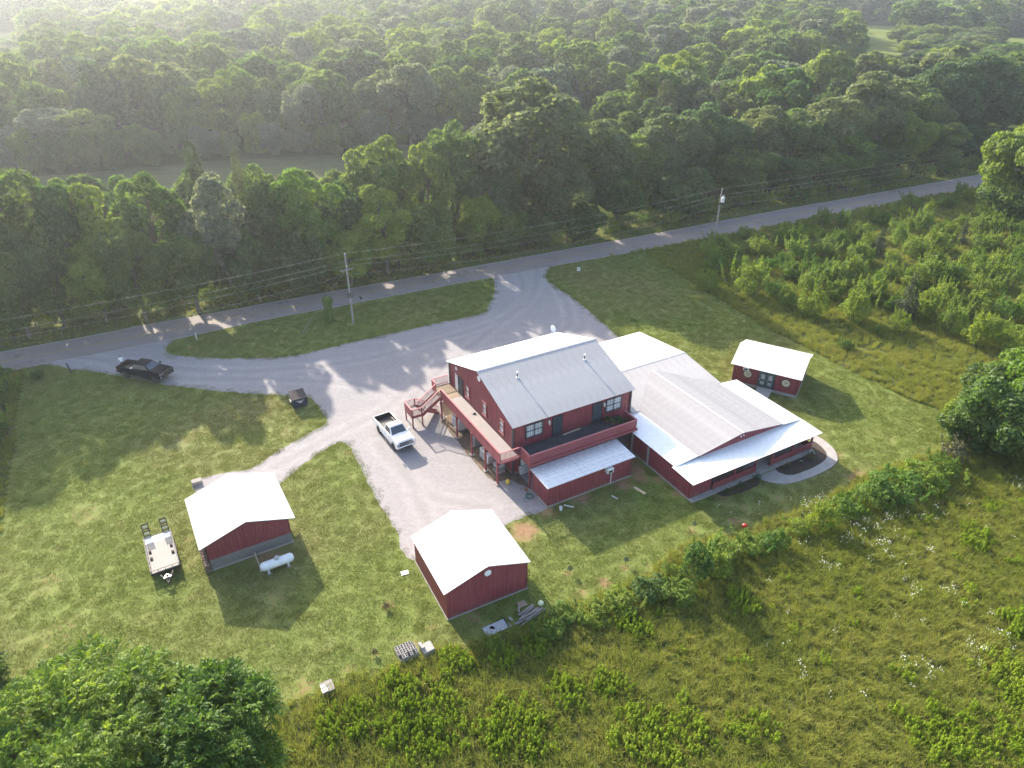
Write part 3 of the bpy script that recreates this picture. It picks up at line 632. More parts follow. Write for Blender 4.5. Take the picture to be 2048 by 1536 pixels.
rb = roof_slope(barn, (-BL, BW, BHE), (BL, BW, BHE), (-BL, 0, BHR), 'white_roof', fascia='dark_trim')
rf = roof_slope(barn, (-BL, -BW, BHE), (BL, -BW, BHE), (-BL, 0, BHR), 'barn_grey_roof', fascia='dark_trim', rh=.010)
ridge_cap(rf, (-BL - .02, 0, BHR), (BL + .02, 0, BHR), .16, .008, (0, 1, 0), 'ridge_cap')
sl = (BHR - BHE) / BW
def roof_z(y): return BHE + sl * (BW - abs(y))
for x, y in ((-3.6, -2.05), (4.3, -2.2)):       # plumbing vents
    m = MB(); m.tube((x, y, roof_z(y) - .05), (x, y, roof_z(y) + .55), .06, .06, 10); v_ = m.build('vent_pipe', 'dark_steel', rf)
    m = MB(); m.tube((x, y, roof_z(y) + .5), (x, y, roof_z(y) + .68), .11, .08, 10); m.build('vent_cap', 'white_trim', v_)
    m = MB(); m.tube((x, y, roof_z(y) - .02), (x, y, roof_z(y) + .08), .2, .12, 10); m.build('flashing', 'white_trim', v_)
m = MB(); m.beam((6.2, 7.1, BHE + .05), (6.2, 7.1, BHE + .75), .06, .06); di = m.build('satellite_dish', 'steel', rb)
m = MB(); m.lathe([(.02, 0), (.25, .03), (.42, .12), (.43, .13), (.25, .06), (.02, .03)], 18, Matrix.Translation((6.2, 7.0, BHE + .8)) @ Euler((R(58), 0, R(25))).to_matrix().to_4x4()); m.build('dish_reflector', 'white_trim', di)
# left gable: round vents, door, three windows
nl = (-1, 0, 0); ul = (0, 1, 0)
disc_on_wall(barn, 'gable_vent', (-wx - .02, -.15, 7.35), nl, .3, 'white_trim', 0, .06); disc_on_wall(barn, 'gable_vent', (-wx - .02, 5.2, 5.85), nl, .2, 'white_trim', 0, .06)
door(barn, (-wx - .02, 4.25, 4.05), ul, nl, .9, 2.05, bars=5); 
m = MB(); wbox(m, (-wx - .02, 5.25, 4.1), ul, nl, .75, 1.95, -.01, .03); m.build('door_side_panel', 'grey_trim', barn)
for yy in (2.55, -1.25, -4.85): window(barn, (-wx - .02, yy, 4.42), ul, nl, .72, 1.3, 1, 2, 'red_wood', 'glass_curtain', (2, 2), fw=.08, sill='red_rail_top')
# front wall on the deck: two wide windows, two barred doors, lamps
nf = (0, -1, 0); uf = (1, 0, 0)
for xx in (-4.55, 4.75): window(barn, (xx, -wy - .02, 4.55), uf, nf, 1.75, 1.35, 2, 2, 'dark_frame', 'glass_curtain', (3, 3), fw=.1)
for xx in (-1.95, 2.75):
    door(barn, (xx, -wy - .02, 4.12), uf, nf, .95, 2.15, bars=7)
    m = MB(); wbox(m, (xx - .95 if xx < 0 else xx + .8, -wy - .02, 4.9), uf, nf, .1, .3, 0, .12); m.tube((xx - .95 if xx < 0 else xx + .8, -wy - .16, 4.62), (xx - .95 if xx < 0 else xx + .8, -wy - .16, 4.98), .06, .09, 8); m.build('wall_lamp', 'white_trim', barn)
# ground floor door under the deck corner, leaning board
door(barn, (-5.6, -wy - .02, 1.15), uf, nf, .9, 2.05, mat='white_paint', bars=0)
# ---- side deck
DZ = 2.98
sd = MB(); sd.box(-8.86, -6.88, -8.05, 7.35, DZ - .22, DZ - .045); side_deck = sd.build('side_deck', 'red_wood', barn)
bw = 0.139; nb = 14; cuts = [(-8.08, -4.6), (-4.59, -1.0), (-.99, 2.4), (2.41, 4.2)]
for ci, (y0, y1) in enumerate(cuts):
    pm = MB(); pm.box(0, bw - .012, y0, y1, 0, .04); pme = pm.mesh('deck_board', 'deck_wood')
    for i in range(nb):
        o = link('deck_board', pme, side_deck); o.location = (-8.87 + i * bw * 1.025, .02 * math.sin(i * 5.1), DZ - .041 + .004 * math.sin(i * 2.7 + ci))
pm = MB(); pm.box(-8.9, -6.9, 0, bw - .01, 0, .042); pme = pm.mesh('deck_board', 'deck_wood_new')
for i in range(22):
    o = link('deck_board', pme, side_deck); o.location = (.02 * math.sin(i * 3.3), 4.24 + i * bw * 1.025, DZ - .040 + .004 * math.sin(i * 1.9))
def solid_rail(parent, p0, p1, zf, zb, zt_, out, boards=1.22):
    """closed board railing with cap and seams"""
    p0, p1, out = Vector((*p0, 0)), Vector((*p1, 0)), Vector((*out, 0)); u = (p1 - p0); L = u.length; u.normalize(); m = MB()
    wbox(m, (p0 + p1) / 2 + Vector((0, 0, (zb + zt_) / 2)), u, out, L, zt_ - zb, -.05, 0.0); r = m.build('railing_panel', 'red_wood', parent)
    k = max(1, int(L / boards))
    for i in range(1, k):
        s_ = MB(); wbox(s_, p0 + u * (L * i / k) + Vector((0, 0, (zb + zt_) / 2)), u, out, .05, zt_ - zb - .05, -.01, .012); s_.build('seam_batten', 'red_siding', r)
    c = MB(); wbox(c, (p0 + p1) / 2 + Vector((0, 0, zt_ + .02)), u, out, L + .02, .045, -.11, .05); c.build('rail_cap', 'red_rail_top', r)
    return r
def baluster_rail(parent, p0, p1, z0, z1, gap=.13, slope0=0.0, slope1=0.0, name='railing'):
    """open railing; the ends may be at different heights"""
    a, b = Vector((*p0, 0)), Vector((*p1, 0)); L = (b - a).length; m = MB()
    A0 = a + Vector((0, 0, z0 + slope0)); B0 = b + Vector((0, 0, z0 + slope1)); h = z1 - z0
    m.beam(A0 + Vector((0, 0, .1)), B0 + Vector((0, 0, .1)), .05, .08)
    n = max(2, int(L / gap))
    for i in range(n + 1):
        q = A0.lerp(B0, i / n); m.beam(q + Vector((0, 0, .07)), q + Vector((0, 0, h - .02)), .035, .035)
    r = m.build(name, 'red_wood', parent); c = MB(); c.beam(A0 + Vector((0, 0, h)), B0 + Vector((0, 0, h)), .12, .045); c.build('rail_cap', 'red_rail_top', r); return r
solid_rail(side_deck, (-8.90, -8.12), (-8.90, 5.05), DZ, DZ - .26, DZ + .98, (-1, 0)); solid_rail(side_deck, (-8.90, 6.35), (-8.90, 7.45), DZ, DZ - .26, DZ + .98, (-1, 0))
baluster_rail(side_deck, (-8.82, -8.12), (-6.72, -8.12), DZ, DZ + .98); baluster_rail(side_deck, (-8.82, 7.42), (-6.95, 7.42), DZ, DZ + .98)
m = MB(); m.beam((-8.86, -8.13, DZ - .13), (-6.7, -8.13, DZ - .13), .05, .24); m.build('rim_board', 'red_rail_top', side_deck)
for b in (5.10, 1.27, -2.2, -5.15, -7.6):
    m = MB(); m.box(-8.97, -8.81, b - .08, b + .08, .12, DZ - .2); m.build('deck_post', 'red_wood', side_deck)
    m = MB(); m.box(-9.1, -8.7, b - .2, b + .2, 0, .125); m.build('footing', 'concrete', side_deck)
# ---- front deck
FZ = 2.96
fd = MB(); fd.box(-6.60, 5.60, -9.70, -wy - .03, FZ - .25, FZ); front_deck = fd.build('front_deck', 'deck_coat', barn)
solid_rail(front_deck, (-6.62, -9.76), (5.62, -9.76), FZ, FZ - .30, FZ + .95, (0, -1), 1.75); solid_rail(front_deck, (-6.66, -8.1), (-6.66, -9.76), FZ, FZ - .30, FZ + .95, (-1, 0)); solid_rail(front_deck, (5.66, -9.76), (5.66, -7.7), FZ, FZ - .30, FZ + .95, (1, 0))
m = MB(); m.beam((-6.68, -9.84, FZ - .12), (5.75, -9.84, FZ - .12), .06, .30); m.build('rim_board', 'red_wood', front_deck)
for a, b in ((5.45, -9.6), (5.45, -7.4), (-6.5, -9.55)):
    m = MB(); m.box(a - .08, a + .08, b - .08, b + .08, 0, FZ - .25); m.build('deck_post', 'pole_wood' if a > 0 else 'red_wood', front_deck)
def site_thing(m, name, mat, label, cat, org, group=None, **kw):
    o = m.build(name, mat, None, org, **kw); o.location = S(org[0], org[1], org[2]); o.rotation_euler = (0, 0, YAW); return tag(o, label, cat, group)
m = MB(); m.beam((-1.35, -7.22, FZ + .03), (.75, -7.12, FZ + .03), .16, .05); site_thing(m, 'timber', 'cream', 'pale timber lying on the dark front deck against the barn wall', 'timber', (-.3, -7.17, FZ))
# ---- stairs with landing
LZ = 1.45
st = MB(); st.box(-12.30, -11.10, 5.05, 7.10, LZ - .18, LZ); stair = st.build('staircase', 'red_wood', barn)
for a, b in ((-12.25, 5.1), (-11.15, 5.1), (-12.25, 7.05), (-11.15, 7.05)):
    m = MB(); m.box(a - .06, a + .06, b - .06, b + .06, 0, LZ + .95); m.build('newel_post', 'red_wood', stair)
for i in range(8):
    m = MB(); m.box(-12.26 + i * .145, -12.26 + i * .145 + .13, 5.08, 7.07, LZ + .002, LZ + .03); m.build('landing_board', 'deck_wood', stair)
solid_rail(stair, (-12.33, 5.05), (-12.33, 7.10), LZ, LZ - .2, LZ + .92, (-1, 0))
baluster_rail(stair, (-12.25, 5.05), (-11.15, 5.05), LZ, LZ + .92); baluster_rail(stair, (-12.25, 7.08), (-11.15, 7.08), LZ, LZ + .92)
n = 8                                           # upper flight: landing -> deck, along +a
for i in range(n):
    x0 = -11.10 + i * (2.2 / n); z = LZ + (DZ - LZ) * (i + 1) / (n + 1); m = MB(); m.box(x0, x0 + .28, 5.12, 6.28, z - .04, z); m.build('tread', 'deck_wood', stair)
for b in (5.07, 6.32):
    m = MB(); m.add([(-11.1, b - .03, LZ - .28), (-8.9, b - .03, DZ - .32), (-8.9, b - .03, DZ + .02), (-11.1, b - .03, LZ + .12), (-11.1, b + .03, LZ - .28), (-8.9, b + .03, DZ - .32), (-8.9, b + .03, DZ + .02), (-11.1, b + .03, LZ + .12)], [(0, 1, 2, 3), (7, 6, 5, 4), (0, 4, 5, 1), (1, 5, 6, 2), (2, 6, 7, 3), (3, 7, 4, 0)]); m.build('stringer', 'red_wood', stair)
    baluster_rail(stair, (-11.1, b), (-8.92, b), LZ, LZ + .95, .13, 0.0, DZ - LZ)
n = 7                                           # lower flight: landing -> ground, along +a behind the upper one
for i in range(n):
    x0 = -11.05 + i * (2.2 / n); z = LZ * (1 - (i + 1) / (n + 1)); m = MB(); m.box(x0, x0 + .3, 6.42, 7.05, z - .04, z); m.build('tread', 'deck_wood', stair)
for b in (6.40, 7.08):
    m = MB(); m.add([(-11.1, b - .03, LZ - .3), (-8.75, b - .03, 0.0), (-8.55, b - .03, 0.1), (-11.1, b - .03, LZ + .08), (-11.1, b + .03, LZ - .3), (-8.75, b + .03, 0.0), (-8.55, b + .03, 0.1), (-11.1, b + .03, LZ + .08)], [(0, 1, 2, 3), (7, 6, 5, 4), (0, 4, 5, 1), (1, 5, 6, 2), (2, 6, 7, 3), (3, 7, 4, 0)]); m.build('stringer', 'red_wood', stair)
    baluster_rail(stair, (-11.1, b), (-8.65, b), LZ, LZ + .92, .13, 0.0, -LZ + .05)

# ---- lean-to shed in front of the deck
OS = S(-1.8, -11.3); shed = thing('storage_shed', 'low red storage shed with shiny galvanised roof below the front deck', 'shed', OS, YAW)
og_ = (-1.8, -11.3, 0)
SH0, SH1 = 2.42, 2.62
m = MB(); m.box(-6.5, 3.0, -12.76, -9.9, 0, .1); m.build('foundation', 'concrete', shed, og_)
siding(shed, (-6.45, -12.7), (2.95, -12.7), .1, SH0 - .02, (0, -1), org=og_); siding(shed, (-6.45, -9.95), (-6.45, -12.7), .1, lambda s: SH1 + (SH0 - SH1) * s - .03, (-1, 0), org=og_); siding(shed, (2.95, -12.7), (2.95, -9.95), .1, lambda s: SH0 + (SH1 - SH0) * s - .03, (1, 0), org=og_); siding(shed, (2.95, -9.95), (-6.45, -9.95), .1, SH1 - .03, (0, 1), org=og_)
rs = roof_slope(shed, (-6.72, -12.98, SH0), (3.12, -12.98, SH0), (-6.72, -9.92, SH1), 'old_galv', panel_w=.8, rib=.27, fascia='white_trim', org=og_)
m = MB(); m.beam((-2.6, -12.9, SH0 + .07), (-2.4, -10.0, SH1 + .07), .05, .04); m.build('roof_strap', 'white_trim', rs, og_)
m = MB(); m.beam((1.1, -11.2, SH0 + .16), (1.0, -10.0, SH1 + .09), .05, .04); m.build('roof_strap', 'white_trim', rs, og_)
ac_box(shed, (.15, -12.7, 1.95), (1, 0, 0), (0, -1, 0), .72, .5, .45, og_)
m = MB(); m.beam((.55, -12.76, .1), (.55, -12.76, 1.7), .05, .05); m.build('drain_pipe', 'white_trim', shed, og_)

# ------------------------------------------------------------------ the hall with its front wing and porches
OHc = (12.9, -7.0, 0); hall = thing('red_hall', 'long low red hall with grey ribbed cross gable, white lean-to roofs and front porch', 'hall', S(OHc[0], OHc[1]), YAW)
HR, HE, HRB, HEF, HEB, HA = 3.76, 2.80, -1.0, -7.25, 7.25, 19.4      # hall ridge / eaves
def hz(y): return HE + (HR - HE) * min((HEB - y) / (HEB - HRB), (y - HEF) / (HRB - HEF)) - .07
m = MB(); m.box(7.1, 19.2, -7.1, 7.1, 0, .12); m.box(5.42, 21.7, -18.75, -7.1, 0, .12); m.build('foundation', 'concrete', hall, OHc)
siding(hall, (7.2, 7.0), (7.2, -7.0), .12, lambda s: hz(7.0 - 14 * s), (-1, 0), org=OHc)
siding(hall, (19.15, -7.0), (19.15, 7.0), .12, lambda s: hz(-7.0 + 14 * s), (1, 0), org=OHc)
siding(hall, (19.15, 7.0), (7.2, 7.0), .12, HE - .05, (0, 1), org=OHc)
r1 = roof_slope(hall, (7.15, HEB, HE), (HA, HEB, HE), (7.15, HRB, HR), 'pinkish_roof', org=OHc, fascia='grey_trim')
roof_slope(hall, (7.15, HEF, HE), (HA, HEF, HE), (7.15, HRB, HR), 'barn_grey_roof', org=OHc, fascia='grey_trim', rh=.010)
ridge_cap(r1, (7.13, HRB, HR), (HA + .02, HRB, HR), .16, .0, (0, 1, 0), 'ridge_cap', OHc)
# front wing: ridge along b
WE, WR, WA, WB, WM, WF = 2.80, 3.62, 8.05, 19.15, 13.6, -16.25
r2 = roof_slope(hall, (WA, WF, WE), (WA, -2.4, WE), (WM, WF, WR), 'grey_roof', rib=.23, rh=.016, org=OHc, fascia='grey_trim')
roof_slope(hall, (WB, WF, WE), (WB, -2.4, WE), (WM, WF, WR), 'grey_roof', rib=.23, rh=.016, org=OHc, fascia='grey_trim')
ridge_cap(r2, (WM, WF - .03, WR), (WM, -2.2, WR), .075, -.018, (1, 0, 0), 'white_trim', OHc)
siding(hall, (WA + .1, -16.05), (WB - .1, -16.05), .12, lambda s: WE + (WR - WE) * (1 - abs(2 * s - 1)) - .1, (0, -1), org=OHc)
# left lean-to
siding(hall, (5.5, -9.2), (5.5, -16.1), .12, 2.46, (-1, 0), org=OHc); siding(hall, (7.2, -7.3), (5.5, -9.2), .12, 2.46, (-1, .5), org=OHc)
roof_slope(hall, (5.25, -16.15, 2.52), (5.25, -8.4, 2.52), (WA + .06, -16.15, 2.77), 'galv_roof', rib=.23, org=OHc, fascia='grey_trim')
roof_slope(hall, (6.95, -8.35, 2.62), (6.95, -5.9, 2.62), (8.2, -8.35, 2.74), 'galv_roof', rib=.23, org=OHc, fascia='grey_trim')
for b in (-12.2,):
    m = MB(); m.box(5.30, 5.46, b - .09, b + .09, 0, 2.2); m.build('timber_post', 'pole_wood', hall, OHc)
# right lean-to
siding(hall, (21.35, -16.1), (21.35, -7.2), .12, 2.42, (1, 0), org=OHc)
roof_slope(hall, (21.85, -16.3, 2.50), (21.85, -7.1, 2.50), (WB - .06, -16.3, 2.77), 'white_roof', rib=.23, org=OHc, fascia='grey_trim')
siding(hall, (21.35, -7.2), (19.2, -7.2), .12, lambda s: 2.42 + .25 * s, (0, 1), org=OHc)
# front porch roof and enclosed corner room
PE, PT = 2.40, 2.50
roof_slope(hall, (4.98, -18.92, PE), (21.9, -18.92, PE), (4.98, -16.0, PT), 'galv_roof', rib=.23, org=OHc, fascia='dark_trim')
siding(hall, (5.5, -16.15), (5.5, -18.2), .12, 2.38, (-1, 0), org=OHc); siding(hall, (5.5, -18.2), (8.15, -18.2), .12, 2.35, (0, -1), org=OHc); siding(hall, (8.15, -18.2), (8.15, -16.15), .12, 2.38, (1, 0), org=OHc)
POSTS = (8.22, 10.95, 13.75, 15.9, 18.7, 21.5)
for a in POSTS[1:]:
    m = MB(); m.box(a - .08, a + .08, -18.33, -18.17, .12, PE - .04); m.build('porch_post', 'red_wood', hall, OHc)
for a0, a1 in ((8.25, 10.87), (11.03, 13.67), (15.98, 18.62), (18.78, 21.42)):
    m = MB(); wbox(m, ((a0 + a1) / 2, -18.28, .52), (1, 0, 0), (0, -1, 0), a1 - a0, .72, -.04, .03); pr = m.build('porch_railing', 'red_siding', hall, OHc)
    m = MB(); m.beam((a0, -18.27, .90), (a1, -18.27, .90), .14, .05); m.build('rail_cap', 'red_wood', pr, OHc)
m = MB(); wbox(m, (21.5, -17.2, .52), (0, 1, 0), (1, 0, 0), 1.9, .72, -.04, .03); m.build('porch_railing', 'red_siding', hall, OHc)
for a in (9.6, 12.0, 17.2, 19.8): window(hall, (a, -16.07, 1.4), (1, 0, 0), (0, -1, 0), 1.5, 1.0, 2, 1, 'dark_frame', 'glass_dark', None, OHc)
door(hall, (14.9, -16.07, 1.15), (1, 0, 0), (0, -1, 0), 1.6, 2.0, org=OHc, bars=0)
m = MB(); m.tube((14.6, -17.5, 2.22), (14.6, -17.5, 2.38), .16, .1, 12); m.build('porch_lamp', 'white_trim', hall, OHc)
disc_on_wall(hall, 'gable_lamp', (13.4, -16.08, 3.2), (0, -1, 0), .07, 'white_trim', 0, .15, OHc); disc_on_wall(hall, 'gable_lamp', (13.75, -16.08, 3.23), (0, -1, 0), .07, 'white_trim', 0, .15, OHc)
# path, beds
WALK_O = [(13.5, -18.9), (13.65, -19.65), (14.67, -20.74), (15.94, -21.22), (18.24, -21.47), (20.57, -21.42), (22.07, -21.08), (22.9, -20.55), (23.7, -19.47), (24.08, -18.19), (24.11, -16.98), (23.8, -15.0), (23.3, -12.5)]
WALK_I = [(15.95, -18.9), (15.85, -19.42), (16.15, -20.04), (16.83, -20.42), (19.33, -20.53), (21.11, -20.33), (22.08, -19.94), (22.7, -19.26), (23.0, -18.26), (23.01, -17.4), (22.6, -15.0), (22.1, -12.5)]
wo, wi = smooth_line(WALK_O, .4), smooth_line(WALK_I, .4)
m = MB(); poly = [tuple(S(a, b)[:2]) for a, b in wo] + [tuple(S(a, b)[:2]) for a, b in reversed(wi)]
def slab_poly(name, poly, z0, z1, mat):
    vs, fs = cdt_faces(poly); m = MB(); m.add([(x, y, z1) for x, y in vs], fs); n = len(poly)
    m.add([(x, y, z) for z in (z0, z1) for x, y in poly], [(i, (i + 1) % n, n + (i + 1) % n, n + i) for i in range(n)])
    me = bpy.data.meshes.new(name); me.from_pydata(m.v, [], m.f); me.materials.append(MATS[mat])
    bm = bmesh.new(); bm.from_mesh(me); bmesh.ops.remove_doubles(bm, verts=bm.verts, dist=1e-4); bmesh.ops.recalc_face_normals(bm, faces=bm.faces); bm.to_mesh(me); bm.free(); return link(name, me)
walk = struct(slab_poly('garden_path', poly, -.05, .085, 'concrete_walk'))
struct(flat_poly('flower_bed', [tuple(S(a, b)[:2]) for a, b in wi[:-12]] + [tuple(S(22.0, -17.0)[:2]), tuple(S(21.75, -18.7)[:2]), tuple(S(16.2, -18.76)[:2])], .03, 'mulch'))
struct(flat_poly('flower_bed', smooth_line([tuple(S(a, b)[:2]) for a, b in ((8.4, -18.77), (8.7, -19.5), (10.6, -19.9), (12.8, -19.8), (13.55, -19.2), (13.5, -18.77))], .4, .05, 8), .02, 'mulch'))

# ------------------------------------------------------------------ pickup trucks
def arc(cx, cz, r, a0, a1, n): return [(cx + r * math.cos(R(a0 + (a1 - a0) * i / n)), cz + r * math.sin(R(a0 + (a1 - a0) * i / n))) for i in range(n + 1)]
def pickup(name, label, loc, heading, paint, wb=3.75, ext=False, guard=False, liner='black_plastic'):
    """x forward, origin on the ground at mid wheelbase"""
    t = thing(name, label, 'pickup truck', loc, heading)
    fx, rx = wb / 2, -wb / 2; F, B = fx + .98, rx - 1.22; Wd = 1.0; r = .43
    cab_b = -.35 if not ext else -.95; cab_f = fx - .55
    side = [(B, .62)] + [(B, 1.22), (cab_b, 1.24), (cab_b + .05, 1.28), (cab_f, 1.28), (F - .12, 1.20), (F, 1.05), (F, .50)] + arc(fx, .30, .50, 0, 180, 10) + [(rx + .54, .44)] + arc(rx, .30, .50, 0, 180, 10)
    m = MB()
    for s_ in (-1, 1): m.prism(side, s_ * (Wd - .09), s_ * Wd, lambda u, v, w: (u, w, v))
    m.box(cab_b, F - .04, -Wd + .088, Wd - .088, .60, 1.12); m.box(cab_b, cab_f + .1, -Wd + .088, Wd - .088, .5, 1.26)
    body = m.build('body', paint, t, bevel=.035)
    h = MB(); hood = [(-.80, 1.22), (-.72, 1.285), (.0, 1.33), (.72, 1.285), (.80, 1.22)]
    h.add([(x, y * 1.1, z + dz) for x, dz in ((cab_f - .05, .03), (F - .18, -.05)) for y, z in hood] + [(x, y * 1.1, 1.05) for x in (cab_f - .05, F - .08) for y, z in hood],
          [(i, i + 1, 5 + i + 1, 5 + i) for i in range(4)] + [(5 + i, 5 + i + 1, 15 + i + 1, 15 + i) for i in range(4)] + [(10, 0, 5, 15), (4, 14, 19, 9)]); h.build('hood', paint, t, smooth=False)
    # greenhouse
    zt_, zb_ = 1.90, 1.26; tw, bw_ = .72, .93; rf_, rr_ = cab_f - .62, cab_b + .18
    g = MB(); g.add([(cab_f + .12, -bw_, zb_), (cab_f + .12, bw_, zb_), (cab_b, bw_, zb_), (cab_b, -bw_, zb_), (rf_, -tw, zt_ - .03), (rf_, tw, zt_ - .03), (rr_, tw, zt_ - .03), (rr_, -tw, zt_ - .03)], [(0, 1, 5, 4), (1, 2, 6, 5), (2, 3, 7, 6), (3, 0, 4, 7), (4, 5, 6, 7), (3, 2, 1, 0)])
    cab_ = g.build('cab', paint, t, bevel=.05); rp = MB(); rp.box(rr_ + .05, rf_ - .05, -tw + .04, tw - .04, zt_ - .035, zt_ + .02); rp.build('cab_roof', paint, cab_, bevel=.03)
    def pane(name, q, mat):
        q = [Vector(p) for p in q]; n_ = (q[1] - q[0]).cross(q[3] - q[0]).normalized(); c = sum(q, Vector()) / 4
        ctr = Vector(((cab_b + cab_f) / 2, 0, 1.6)); n_ = -n_ if n_.dot(c - ctr) < 0 else n_
        m_ = MB(); m_.add([p + n_ * .012 for p in q] + [p - n_ * .02 for p in q], [(0, 1, 2, 3), (7, 6, 5, 4), (0, 4, 5, 1), (1, 5, 6, 2), (2, 6, 7, 3), (3, 7, 4, 0)]); m_.build(name, mat, cab_)
    L = lambda a, b, k: Vector(a).lerp(Vector(b), k)
    def sub(a, b, c, d, u0, u1, v0, v1): return [L(L(a, b, u0), L(d, c, u0), v0), L(L(a, b, u1), L(d, c, u1), v0), L(L(a, b, u1), L(d, c, u1), v1), L(L(a, b, u0), L(d, c, u0), v1)]
    pane('windscreen', sub((cab_f + .12, -bw_, zb_), (cab_f + .12, bw_, zb_), (rf_, tw, zt_), (rf_, -tw, zt_), .06, .94, .10, .90), 'windscreen')
    pane('rear_window', sub((cab_b, -bw_, zb_), (cab_b, bw_, zb_), (rr_, tw, zt_), (rr_, -tw, zt_), .12, .88, .2, .84), 'glass_dark')
    for s_ in (-1, 1):
        q = ((cab_b, s_ * bw_, zb_), (cab_f + .12, s_ * bw_, zb_), (rf_, s_ * tw, zt_), (rr_, s_ * tw, zt_))
        if ext: pane('side_window', sub(*q, .06, .40, .12, .88), 'windscreen'); pane('side_window', sub(*q, .44, .90, .12, .88), 'windscreen')
        else: pane('side_window', sub(*q, .10, .90, .12, .88), 'glass_dark')
        mi = MB(); mi.box(cab_f - .12, cab_f + .02, s_ * 1.08 - .02, s_ * 1.08 + .16 * s_, 1.28, 1.56); mi.beam((cab_f - .05, s_ * .92, 1.32), (cab_f - .05, s_ * 1.1, 1.36), .06, .06); mi.build('wing_mirror', paint if paint == 'white_paint' else 'black_plastic', t, bevel=.02)
        hl = MB(); hl.box(F - .10, F + .03, s_ * .86 - .15, s_ * .86 + .13, .82, 1.10); hl.build('headlight', 'chrome', t, bevel=.02)
        tl = MB(); tl.box(B - .02, B + .1, s_ * .93 - .07, s_ * .93 + .075, .78, 1.12); tl.build('tail_light', 'red_plastic', t)
        dh = MB(); dh.box(cab_b + .55, cab_b + .8, s_ * 1.0, s_ * 1.03, 1.06, 1.11); dh.build('door_handle', 'chrome', body)
        dl = MB(); dl.box(cab_b + .35, cab_b + .362, s_ * .999, s_ * 1.006, .52, 1.24); dl.build('door_seam', 'rubber', body)
        sb = MB(); sb.box(cab_b, cab_f, s_ * .98 - .1, s_ * .98 + .1, .38, .45); sb.build('side_step', 'chrome' if paint == 'black_paint' else 'dark_steel', t)
    bl = MB(); bl.box(B + .08, cab_b - .04, -.90, .90, .72, .78); bl.box(cab_b - .08, cab_b - .03, -.90, .90, .78, 1.2); bl.box(B + .075, B + .10, -.86, .86, .78, 1.21)
    for s_ in (-1, 1): bl.box(B + .08, cab_b - .09, s_ * .905 - .02, s_ * .905 + .0, .78, 1.2); bl.box(rx - .4, rx + .4, s_ * .78 - .1, s_ * .78 + .1, .78, 1.0)
    bl.build('bed_liner', liner, t)
    tg = MB(); tg.box(B + .0, B + .07, -.86, .86, .62, 1.22); tg.build('tailgate', paint, t, bevel=.015)
    rbm = MB(); rbm.box(B - .16, B, -.95, .95, .48, .64); rbm.build('rear_bumper', 'chrome' if paint == 'white_paint' else 'dark_steel', t, bevel=.03)
    gr = MB(); gr.box(F - .06, F + .025, -.70, .70, .78, 1.12); gl_ = gr.build('grille', 'black_plastic', t)
    for z in (.88, 1.02):
        b_ = MB(); b_.box(F + .02, F + .045, -.66, .66, z - .03, z + .03); b_.build('grille_bar', 'chrome', gl_)
    bm_ = MB(); bm_.box(F - .04, F + .14, -1.0, 1.0, .50, .74); bb = bm_.build('front_bumper', 'chrome', t, bevel=.04); lp = MB(); lp.box(F + .13, F + .15, -.55, .55, .54, .62); lp.build('air_intake', 'rubber', bb)
    if guard:
        gm = MB(); gm.box(F + .14, F + .2, -.95, .95, .55, .75)
        for y in (-.9, -.35, .35, .9): gm.beam((F + .2, y, .5), (F + .2, y, 1.22), .1, .1)
        for z in (.78, .92, 1.06, 1.2): gm.beam((F + .2, -.92, z), (F + .2, .92, z), .06, .06)
        gm.build('grille_guard', 'black_plastic', t)
    for x in (fx, rx):
        for s_ in (-1, 1):
            w_ = MB(); M_ = Matrix.Translation((x, s_ * .86, r)) @ Euler((R(90), 0, 0)).to_matrix().to_4x4()
            w_.lathe([(r * .62, -.13), (r * .95, -.13), (r, -.10), (r, .10), (r * .95, .13), (r * .62, .13)], 24, M_); wh = w_.build('wheel', 'rubber', t, smooth=False)
            rm = MB(); rm.lathe([(.05, -.08), (r * .60, -.09), (r * .61, .09), (.05, .08)], 16, M_); rm.build('rim', 'steel', wh)
    fr = MB(); fr.box(B + .3, F - .3, -.45, .45, .35, .5); fr.build('chassis', 'dark_steel', t)
    hitch = MB(); hitch.box(B - .4, B - .1, -.05, .05, .42, .5); hitch.build('tow_hitch', 'dark_steel', t)
    for ch in t.children:                      # heavy-duty ride height: lift everything but the wheels
        if ch.name.split('.')[0] not in ('wheel', 'chassis', 'side_step', 'tow_hitch'): ch.location.z += .2
        if ch.name.split('.')[0] in ('wheel',): pass
    return t
def truck_place(w_rear, w_front, side):
    """ground points of the two wheels on one side -> centre and heading"""
    a, b = Vector((*w_rear, 0)), Vector((*w_front, 0)); d = (b - a).normalized(); left = Vector((-d.y, d.x, 0)); c = (a + b) / 2 + left * .95 * side
    return c, math.atan2(d.y, d.x)
c, hd = truck_place((-14.05, 61.85), (-12.0, 58.75), 1)
pickup('pickup_truck', 'white pickup truck with black empty bed parked by the barn stairs', (c.x, c.y, .01), hd, 'white_paint', 3.7)
c, hd = truck_place((-45.94, 73.3), (-42.09, 72.2), 1)
bt = pickup('pickup_truck', 'black pickup truck with grille guard driving in beside the road', (c.x, c.y, .01), hd, 'black_paint', 4.0, ext=True, guard=True, liner='black_plastic')
m = MB(); dirv = Vector((math.cos(hd), math.sin(hd), 0)); lft = Vector((-dirv.y, dirv.x, 0))
p0 = Vector((c.x, c.y, 0)) - dirv * 1.35 + lft * -.2; m.box(-.35, .35, -.5, .5, 0, .42); tb = m.build('bed_toolbox', 'white_trim', None, bevel=.03); tb.location = (p0.x, p0.y, .80); tb.rotation_euler = (0, 0, hd); tag(tb, 'pale toolbox lying in the bed of the black pickup', 'toolbox')
